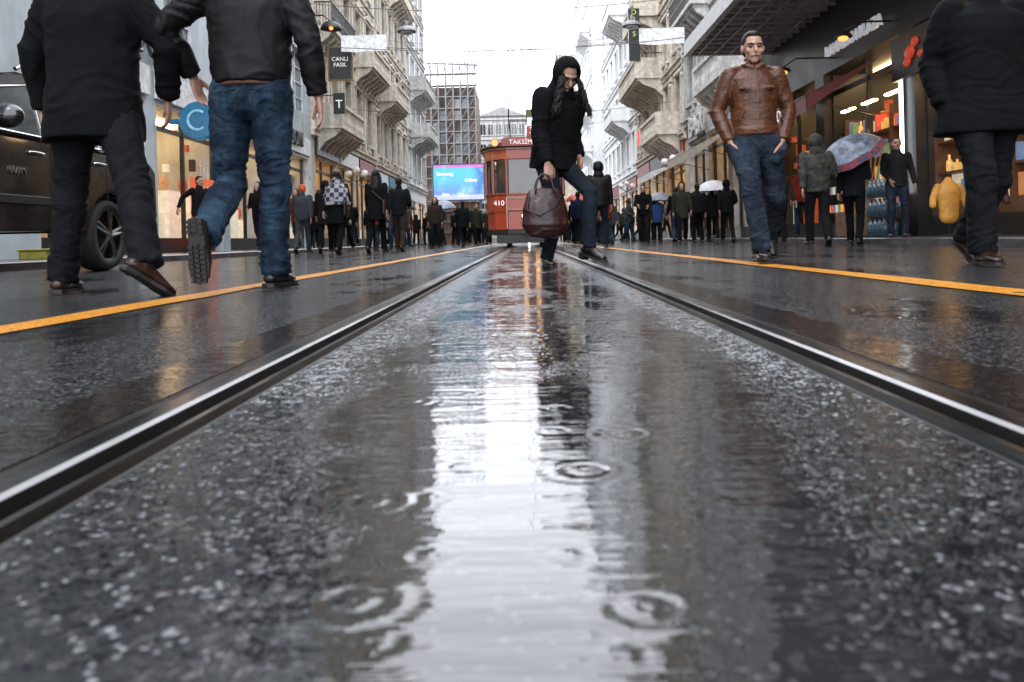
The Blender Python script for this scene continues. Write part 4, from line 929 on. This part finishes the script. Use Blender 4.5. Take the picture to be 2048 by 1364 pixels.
for yc in (yf,yr):
    for x0,q in ((-.03,1),(-1.87,-1)):
        w=bpy.data.objects.new('wheel',None); COL.objects.link(w); w.parent=car; w.location=(x0,yc,.37)
        mb=MB(); N=32
        prof=[(.36,-.22),(.37,-.18),(.37,-.04),(.35,0),(.27,.005),(.26,-.03)]
        vs=[]
        for i in range(N):
            a=2*math.pi*i/N
            for r,d in prof: vs.append((q*d,r*math.cos(a),r*math.sin(a)))
        mb.add(vs,[(i*6+j,((i+1)%N)*6+j,((i+1)%N)*6+j+1,i*6+j+1) for i in range(N) for j in range(5)])
        part('tyre',mb.mesh('tyre',[TYRE],smooth=True),w)
        mb=MB()
        for i in range(5):
            a=2*math.pi*i/5+.2
            for da in(-.14,.14): mb.loft([(q*-.02,0,0),(q*-.015,.13*math.cos(a+da),.13*math.sin(a+da)),(q*-.02,.255*math.cos(a+da*.8),.255*math.sin(a+da*.8))],[.035,.022,.02],n=6)
        mb.loft([(q*-.03,.262*math.cos(2*math.pi*i/N),.262*math.sin(2*math.pi*i/N)) for i in range(N+1)],[.014]*(N+1),n=6,cap=False)
        mb.prism([(.26*math.cos(2*math.pi*i/N),.26*math.sin(2*math.pi*i/N)) for i in range(N)],lambda p,d:(d,p[0],p[1]),q*-.12,q*-.13,1)
        part('rim',mb.mesh('rim',[ALLOY,TYRE]),w)
for x in (-.25,-1.65):
    mb=MB(); mb.ell((x,.04,.85),(.18,.06,.09)); part('headlight',mb.mesh('headlight',[M('car_lamp',(.4,.42,.45),.1,coat=1)],smooth=True),car)
    mb=MB(); mb.box(x-.12,x+.12,4.6,4.65,.75,1.1); part('tail_light',mb.mesh('tail_light',[M('tail_red',(.25,.01,.01),.15,coat=1)],bevel=.02),car)
mb=MB(); mb.box(-1.35,-.55,-.03,.04,.6,.8); mb.box(-1.2,-.7,-.045,-.031,.62,.74,1); part('grille',mb.mesh('grille',[TYRE,CHR]),car)
text_part('badge','WAY',.11,car,(.008,2.05,.90),'L',CHR,.003)
# ------------------------------------------------------------------ street signs & shop details
def sign(name,label,loc,cat='sign'): return thing(name,label,cat,loc)
e=sign('shop_sign','round blue illuminated projecting shop sign',(-7.5,18.6,3.15))
mb=MB(); disc(mb,(0,-.12,0),.44,.24,0,32); mb.box(-.7,-.35,-.05,.05,-.06,.06); part('sign_disc',mb.mesh('sign_disc',[M('sign_blue',(.01,.08,.15),.3,em=(.01,.13,.26),es=.5)],bevel=.02),e)
mb=MB(); mb.tube([(.22*math.cos(t),-.14,.22*math.sin(t)) for t in [.9+i*.28 for i in range(17)]],.03); part('sign_mark',mb.mesh('sign_mark',[M('sign_white',(.2,.38,.48),.4,em=(.2,.45,.6),es=.4)]),e)
e=sign('wall_sculpture','row of dark arched rings above shop front',(XLF+.12,15,4.9))
for i in range(7):
    mb=MB(); mb.tube([(.05,.28*math.cos(t*.3),.5*math.sin(t*.3)) for t in range(22)],.05)
    part('ring',mb.mesh('ring',[M('ring_dark',(.04,.045,.05),.3)]),e,(0,.62*i,0))
e=sign('shop_lettering','raised dark lettering over white shop front',(XLF+.15,27.8,4.0)); text_part('lettering','OZGON',.75,e,(0,0,0),'L',M('letter_grey',(.06,.06,.065),.4),.06)
e=sign('sale_poster','orange sale poster standing in shop window',(XLF+.05,20.3,.25))
mb=MB(); mb.box(0,.03,-.75,.75,0,1.7); part('panel',mb.mesh('panel',[M('poster_orange',(.5,.07,.01),.4,em=(.8,.12,.02),es=.5)]),e)
text_part('poster_text','İN\nDİ\nRİM',.52,e,(.04,0,1.3),'L',M('poster_text',(.7,.5,.35),.4),.003)
e=sign('street_sign','black hanging shop sign with gold frame',(-6.9,30.6,7.1))
mb=MB(); mb.box(-.42,.42,-.06,.06,-.6,.6,0); mb.box(-.48,.48,-.05,.05,.601,.66,1); mb.box(-.48,.48,-.05,.05,-.66,-.601,1); mb.box(-.48,-.421,-.05,.05,-.6,.6,1); mb.box(.421,.48,-.05,.05,-.6,.6,1); mb.box(-1.3,-.48,-.02,.02,.4,.45,0)
part('board',mb.mesh('board',[BLACKF,M('gold',(.2,.09,.02),.4)]),e); text_part('board_text','CANLI\nFASIL',.22,e,(0,-.07,.05),'cam',LW,.004)
e=sign('street_sign','small black sign with white letter below lamp',(-7.0,30.7,5.6))
mb=MB(); mb.box(-.22,.22,-.05,.05,-.4,.4); mb.box(-1.2,-.22,-.02,.02,.3,.34); part('board',mb.mesh('board',[BLACKF],bevel=.01),e); text_part('board_text','T',.45,e,(0,-.06,-.05),'cam',LW,.004)
e=sign('wall_lamp','dark dome lamp bracketed on the facade with orange light',(-7.2,30.5,8.4),'lamp')
mb=MB(); mb.ell((0,0,0),(.4,.4,.32),keep=lambda l:l.z>0,nu=20,nv=12); mb.tube([(0,0,.3),(-.3,0,.55),(-1,0,.5)],.03); part('lamp_shade',mb.mesh('lamp_shade',[FRD],smooth=True),e); mb=MB(); mb.ell((0,0,.05),.08); part('bulb',mb.mesh('bulb',[M('lamp_dim',(1,.4,.1),.5,em=(1,.35,.08),es=2)]),e)
e=sign('street_sign','tall vertical black sign with yellow lettering',(5.7,40,10.3))
mb=MB(); mb.box(-.28,.28,-.08,.08,-1.3,1.3); mb.box(.28,1.4,-.02,.02,.9,.95); mb.box(.28,1.4,-.02,.02,-.95,-.9); part('board',mb.mesh('board',[BLACKF]),e); text_part('board_text','M\nA\nD\nR\nE\nS',.36,e,(0,-.09,.92),'cam',M('letter_yellow',(.4,.42,.1),.5,em=(.7,.8,.2),es=.3),.004)
e=sign('shop_lettering','large raised letters on stone facade',(XRF-.3,31.5,4.55)); text_part('lettering','BASKI',1.2,e,(0,0,0),'R',M('letter_stone',(.45,.45,.43),.5),.06)
e=sign('shop_lettering','white lettering on dark fascia above shops',(XRF-.12,17.1,4.35)); text_part('lettering','RAMADAN PLAZA',.36,e,(0,0,0),'R',M('letter_lit',(.6,.62,.65),.4,em=(.9,.92,1),es=.25),.03)
e=sign('shop_sign','lit red and black shop sign above goods shop',(XRF-.1,13.2,3.05))
mb=MB(); mb.box(-.1,0,-1.9,1.9,-.05,.75); part('board',mb.mesh('board',[BLACKF]),e); text_part('board_text','POP',.55,e,(-.12,-.3,.35),'R',LW,.02)
mb=MB()
for (a,b_,c_,d_) in ((1.5,.0,.7,.12),(1.3,.15,.5,.18),(.9,.3,.3,.12),(.5,.05,.3,.1)): mb.ell((-.12,.5+a*.5,.2+b_),(.04,d_,d_*.7))
part('emblem',mb.mesh('emblem',[M('emblem_red',(.3,.04,.02),.4,em=(1,.10,.03),es=.3)],smooth=True),e)
e=sign('shop_sign','small red illuminated sign',(6.6,44,5.6)); mb=MB(); mb.box(-.25,.25,-.05,.05,-.4,.4); part('board',mb.mesh('board',[M('sign_red_lit',(.5,.03,.02),.4,em=(1,.1,.05),es=1.2)],bevel=.02),e)
e=thing('canopy','large grey metal louvred canopy projecting over the street','canopy',(XRF,8,5.4))
mb=MB(); mb.box(-2.5,-2.35,0,15,-.05,.35); mb.box(-2.35,0,14.85,15,-.05,.35); mb.box(-2.35,0,0,.15,-.05,.35)
for i in range(30): mb.box(-2.35,-.01,.35+i*.49,.41+i*.49,-.03,.18)
for i in range(5): mb.box(-.35-i*.45,-.3-i*.45,.16,14.84,-.04,-.031)
part('louvre',mb.mesh('louvre'),e,mat=M('canopy_metal',(.36,.36,.37),.4,.1))
mb=MB(); mb.box(-2.34,-.01,.16,14.84,.3,.33); part('canopy_roof',mb.mesh('canopy_roof'),e,mat=M('canopy_sheet',(.25,.255,.26),.4))
for i in range(6):
    mb=MB(); mb.tube([(-2.3,1+i*2.6,.36),(0,1+i*2.6,2.2)],.03); part('stay_rod',mb.mesh('stay_rod'),e,mat=FRD)
e=thing('facade_fins','dark vertical fins over the upper floors of the dark building','facade fins',(XRF,9,5.9))
mb=MB(); mb.box(-.3,-.02,0,.07,0,9); fin=mb.mesh('fin')
for i in range(34): part('fin',fin,e,(0,.42*i,0),mat=DARKT)
def awning(label,y0,y1,zt,zb,pr,m,txt=None,x=XRF):
    e=thing('awning',label,'awning',(x,y0,0)); L=y1-y0
    mb=MB(); mb.add([(-.01,0,zt),(-.01,L,zt),(-pr,L,zb),(-pr,0,zb)],[(0,1,2,3)]); mb.add([(-.01,0,zt-.03),(-.01,L,zt-.03),(-pr+.01,L,zb-.03),(-pr+.01,0,zb-.03)],[(0,1,2,3)])
    mb.box(-pr-.01,-pr+.01,0,L,zb-.32,zb); mb.add([(-.01,0,zt),(-pr,0,zb),(-pr,0,zb-.3)],[(0,1,2)])
    part('fabric',mb.mesh('fabric'),e,mat=m)
    mb=MB(); mb.tube([(-pr,0,zb),(-pr,L,zb)],.02)
    for a in(.3,L-.3): mb.tube([(0,a,zb-.4),(-pr,a,zb)],.015)
    part('frame',mb.mesh('frame'),e,mat=FRD)
    if txt: text_part('awning_text',txt,.34,e,(-pr-.02,L/2,zb-.16),'R',LW,.004)
    return e
MAR=M('awning_maroon',(.09,.012,.012),.5,bump=.01,bs=6); CRM=M('awning_cream',(.3,.27,.21),.6)
awning('maroon shop awning with white lettering',16,20.5,3.7,2.95,1.5,MAR,'MARAŞ DONDURMA')
awning('small dark awning over shop window',21,23.5,3.6,3.0,1.2,M('awning_dark',(.04,.03,.03),.6))
awning('cream awning over shop entrance',26,31,3.9,3.1,1.6,CRM)
awning('white shop canopy over entrance',36,40,3.6,3.1,1.5,M('awning_white',(.5,.5,.5),.5))
e=thing('light_tube','tall vertical white light tube beside shop door','light',(XRF-.05,15.0,0)); mb=MB(); mb.box(-.06,0,-.03,.03,.9,3.1); part('tube',mb.mesh('tube',[LAMPC],bevel=.01),e)
def shelf_unit(y,seed,label):
    e=thing('shop_shelf',label,'shelf',(XRF,y,.1))
    mb=MB(); mb.box(.25,.9,0,3.4,0,.6,0)
    for z in (1.1,1.65,2.2): mb.box(.35,.9,0,3.4,z,z+.04,0)
    for a in (0,1.1,2.25,3.36): mb.box(.3,.9,a,a+.04,.6,2.7,0)
    mb.box(.9,.93,0,3.4,0,2.8,1); part('shelf',mb.mesh('shelf',[M('shelf_wood',(.10,.045,.02),.5),WARM]),e)
    mb=MB(); rn=random.Random(seed)
    for z in (.6,1.14,1.69,2.24):
        a=.08
        while a<3.3:
            w=rn.uniform(.05,.12); h=rn.uniform(.14,.4); c=rn.randrange(6)
            if rn.random()<.5: mb.box(.38,.6,a,a+w,z,z+h,c)
            else: mb.loft([(.5,a+w/2,z+.002),(.5,a+w/2,z+h*.6),(.5,a+w/2,z+h*.75),(.5,a+w/2,z+h)],[w/2,w/2,w*.2,w*.2],c,8,cap=False)
            a+=w+rn.uniform(.01,.05)
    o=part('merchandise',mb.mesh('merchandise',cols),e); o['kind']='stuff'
    for a in (.6,1.7,2.8):
        mb=MB(); mb.box(.1,.2,a-.3,a+.3,2.82,2.86); part('strip_light',mb.mesh('strip_light',[LAMPW],bevel=.005),e)
cols=[M('g%d'%i,c,.3,coat=.3,em=c,es=.6) for i,c in enumerate([(.6,.08,.04),(.7,.38,.10),(.12,.2,.09),(.6,.5,.35),(.10,.16,.28),(.4,.16,.06)])]  # goods glow in their own colours in place of shop light
shelf_unit(11.2,11,'lit shop shelves filled with colourful goods')
shelf_unit(15.2,12,'lit shop shelves with bottles and packets behind brooms')
def torso_display(x,y,z,m,label):
    e=thing('mannequin_torso',label,'mannequin',(x,y,z)); mb=MB()
    mb.loft([(0,0,.3),(0,0,.5),(0,0,.7),(0,0,.82),(0,0,.9)],[(.15,.11),(.16,.11),(.19,.12),(.15,.09),(.06,.06)],n=16)
    for q in(-1,1): mb.loft([(q*.17,0,.8),(q*.25,0,.62),(q*.27,-.02,.5)],[.06,.055,.05])
    part('shirt',remesh(mb,.015,2,'shirt',.005),e,mat=m); mb=MB(); mb.tube([(0,0,0),(0,0,.3)],.02); mb.box(-.15,.15,-.1,.1,0,.03); part('stand',mb.mesh('stand',[FRD]),e)
torso_display(6.85,12.9,.1,M('shirt_yellow',(.4,.19,.03),.6,em=(.7,.35,.05),es=.12),'yellow shirt displayed on a torso stand')
torso_display(6.9,11.9,.1,M('shirt_dark_red',(.05,.01,.009),.6),'dark red shirt displayed on a torso stand')
e=thing('water_bottle_pack','stack of blue plastic water bottles outside shop','water bottles',(6.75,14.9,.1))
mb=MB(); mb.loft([(0,0,.01),(0,0,.24),(0,0,.29),(0,0,.345)],[.08,.08,.03,.03],n=10,cap=False); bm_=mb.mesh('bottle',[M('bottle_blue',(.05,.10,.15),.12,coat=.4)],smooth=True)
for k in range(3):
    for i in range(4):
        for j in range(2): part('bottle',bm_,e,(-.17+j*.17,-.3+i*.19,.36*k))
e=thing('broom_stand','wooden sticks and brooms leaning at shop entrance','brooms',(6.85,16.2,.1)); rn=random.Random(2)
for i in range(14):
    a=rn.uniform(-.7,.7); mb=MB(); mb.tube([(rn.uniform(-.2,.1),a,0),(.15,a+rn.uniform(-.25,.25),1.9+rn.uniform(-.2,.3))],.015)
    part('stick',mb.mesh('stick',[M('stick_wood',(.25,.11,.04),.6)]),e)
mb=MB(); mb.box(-.25,.2,-.8,.8,0,.5); part('crate',mb.mesh('crate',[M('crate_wood',(.12,.06,.03),.7,var=.4)],bevel=.02),e)
e=thing('display_stand','rack with small colourful packets beside shop door','display rack',(6.9,17.6,.1)); mb=MB(); mb.box(0,.25,-.6,.6,0,.3)
for z in (.5,.9,1.3): mb.box(-.1,.2,-.6,.6,z,z+.03)
for a in(-.6,.57): mb.box(0,.05,a,a+.03,.3,1.6)
for z in (.53,.93,1.33):
    for i in range(8): mb.box(-.06,.05,-.55+i*.14,-.45+i*.14,z,z+.17,1+(i+int(z*10))%5)
part('rack',mb.mesh('rack',[FRD]+cols[:5]),e)
for (yy,zz,xx) in ((18.3,3.9,6.0),(15.6,4.0,6.3)):
    e=thing('wall_lamp','small round spot lamp on a bracket over shop','lamp',(xx,yy,zz)); mb=MB(); mb.ell((0,0,0),(.18,.18,.11),keep=lambda l:l.z>-.1); mb.tube([(0,0,.1),(.3,0,.3),(XRF-xx,0,.3)],.02); part('lamp_shade',mb.mesh('lamp_shade',[FRD],smooth=True),e); mb=MB(); mb.ell((0,0,-.02),(.10,.10,.05)); part('bulb',mb.mesh('bulb',[MATS['lamp_dim']],smooth=True),e)
WIRE=M('wire_black',(.06,.06,.06),.5)
def span(y,z,sag=.5):
    e=thing('overhead_wire','thin black cable spanning the street','cable',(0,y,0),group='overhead cables'); mb=MB(); pts=[]
    for i in range(17):
        t=i/16; pts.append((XLF+(XRF-XLF)*t,0,z-sag*4*t*(1-t))) 
    mb.tube(pts,.012,n=5); part('cable',mb.mesh('cable',[WIRE]),e)
for y,z in ((30,9.3),(30.2,7.9),(24,6.4),(38,6.6),(49,12.6),(60,9)): span(y,z)
e=thing('overhead_wire','tram contact wire above the track','cable',(.03,0,0),group='overhead cables'); mb=MB(); mb.tube([(0,14,4.2),(0,100,4.6)],.008,n=5); part('cable',mb.mesh('cable',[WIRE]),e)
for x in (-4.25,4.2):
    e=thing('street_lamp','white dome street lamp hanging from a cable','street lamp',(x,30,8.1),group='street lamps hung on cables')
    mb=MB(); mb.ell((0,0,0),(.36,.36,.22),keep=lambda l:l.z>-.05,nu=20,nv=12); mb.loft([(0,0,.2),(0,0,.38)],[.08,.05],n=10); part('lamp_shade',mb.mesh('lamp_shade',[M('lamp_grey',(.2,.21,.22),.4)],smooth=True),e)
    mb=MB(); mb.ell((0,0,-.02),(.25,.25,.09)); part('bulb',mb.mesh('bulb',[M('lamp_glass',(.5,.5,.5),.2)],smooth=True),e); mb=MB(); mb.tube([(0,0,.38),(0,0,.75)],.015); part('hanger',mb.mesh('hanger',[WIRE]),e)
for x in (-5.85,5.3):
    e=thing('banner','blank white banner hung across the street','banner',(x,29.9,7.7),group='hanging white banners'); mb=MB(); mb.add([(-.85,0,-.3),(-.3,.03,-.33),(.3,-.03,-.32),(.85,0,-.3),(.85,0,.3),(.3,-.02,.29),(-.3,.02,.29),(-.85,0,.3)],[(0,1,6,7),(1,2,5,6),(2,3,4,5)]); part('fabric',mb.mesh('fabric',[M('banner_white',(.75,.75,.75),.6)]),e)
e=thing('street_decoration','unlit wire light ornament with scrolls hung over street','decoration',(0,49,11.9))
mb=MB()
for cx in (-3,-1.9,-.6,.6,1.9,3): 
    for r_ in (.35,.5): mb.tube([(cx+r_*math.cos(i*.42),0,-.6+r_*math.sin(i*.42)) for i in range(16)],.022,n=5)
    mb.tube([(cx,0,-.1),(cx,0,.5)],.015,n=5)
for cx in (-1,0,1): mb.tube([(cx-.7+.14*i,0,-1.3-.3*math.sin(i*.628)) for i in range(11)],.022,n=5)
mb.tube([(-3.6,0,-.1),(3.6,0,-.1)],.02,n=5); mb.tube([(-.1,0,-.6),(-.1,0,-1.7),(.1,0,-1.7),(.1,0,-.6)],.015,n=5)
part('ornament',mb.mesh('ornament',[M('orn_grey',(.2,.19,.19),.5)]),e)
for (x,y) in ((6.2,33),(6.2,48),(-7.3,35)):
    e=thing('lamp_post','street lamp post with three white globes','street lamp',(x,y,.1),group='globe lamp posts')
    mb=MB(); mb.loft([(0,0,0),(0,0,.3),(0,0,.35),(0,0,3.1)],[.12,.1,.05,.035],n=10,cap=False); mb.tube([(-.35,0,3.0),(0,0,2.8),(.35,0,3.0)],.025); part('post',mb.mesh('post',[FRD]),e)
    for q in ((-.35,3.15),(.35,3.15),(0,3.3)):
        mb=MB(); mb.ell((q[0],0,q[1]),.16); part('globe',mb.mesh('globe',[M('globe_white',(.6,.6,.58),.3)],smooth=True),e)
for i,c in enumerate([(.2,.2,.03),(.25,.06,.01)]):
    mb=MB(); mb.box(-.2,.2,-.15,.15,0,.12,0); mb.box(-.22,.22,-.17,.17,.12,.15,0); e=thing('crate',['yellow plastic crate on the kerb','orange plastic crate on the kerb'][i],'crate',(-7.0+i*.6,11.5,.1)); part('crate_body',mb.mesh('crate_body',[M('crate%d'%i,c,.5)],bevel=.01),e)
# ------------------------------------------------------------------ camera, light, world
cam=bpy.data.cameras.new('cam'); co=bpy.data.objects.new('cam',cam); COL.objects.link(co); scene.camera=co
co.location=(0,0,.22)
co.rotation_euler=(Matrix.Rotation(rad(1.4),3,'Y')@Matrix.Rotation(rad(90),3,'X')).to_euler()
cam.lens=28.1; cam.sensor_width=36; cam.shift_x=-26/2048; cam.shift_y=-204/2048; cam.clip_start=.02; cam.clip_end=2000
cam.dof.use_dof=True; cam.dof.focus_distance=6.2; cam.dof.aperture_fstop=7
w=bpy.data.worlds.new('World'); scene.world=w; w.use_nodes=True; g=NG(w.node_tree); bg=w.node_tree.nodes['Background']
sk=g.new('ShaderNodeTexSky',sky_type='NISHITA'); sk.sun_disc=False; sk.sun_elevation=rad(55); sk.sun_rotation=rad(20)
hs=g.new('ShaderNodeHueSaturation'); hs.inputs['Saturation'].default_value=.12; g.lk(sk.outputs[0],hs.inputs['Color'])
mx=g.mix(.88,hs.outputs[0],(32.0,33.0,35.5,1)); g.lk(mx,bg.inputs[0]); bg.inputs[1].default_value=.15
su=bpy.data.lights.new('sun','SUN'); su.energy=1.0; su.angle=rad(25); su.color=(1,.98,.95); so=bpy.data.objects.new('sun',su); COL.objects.link(so)
so.rotation_euler=(rad(35),0,rad(-20))
scene.view_settings.view_transform='Standard'; scene.view_settings.look='None'; scene.view_settings.exposure=0
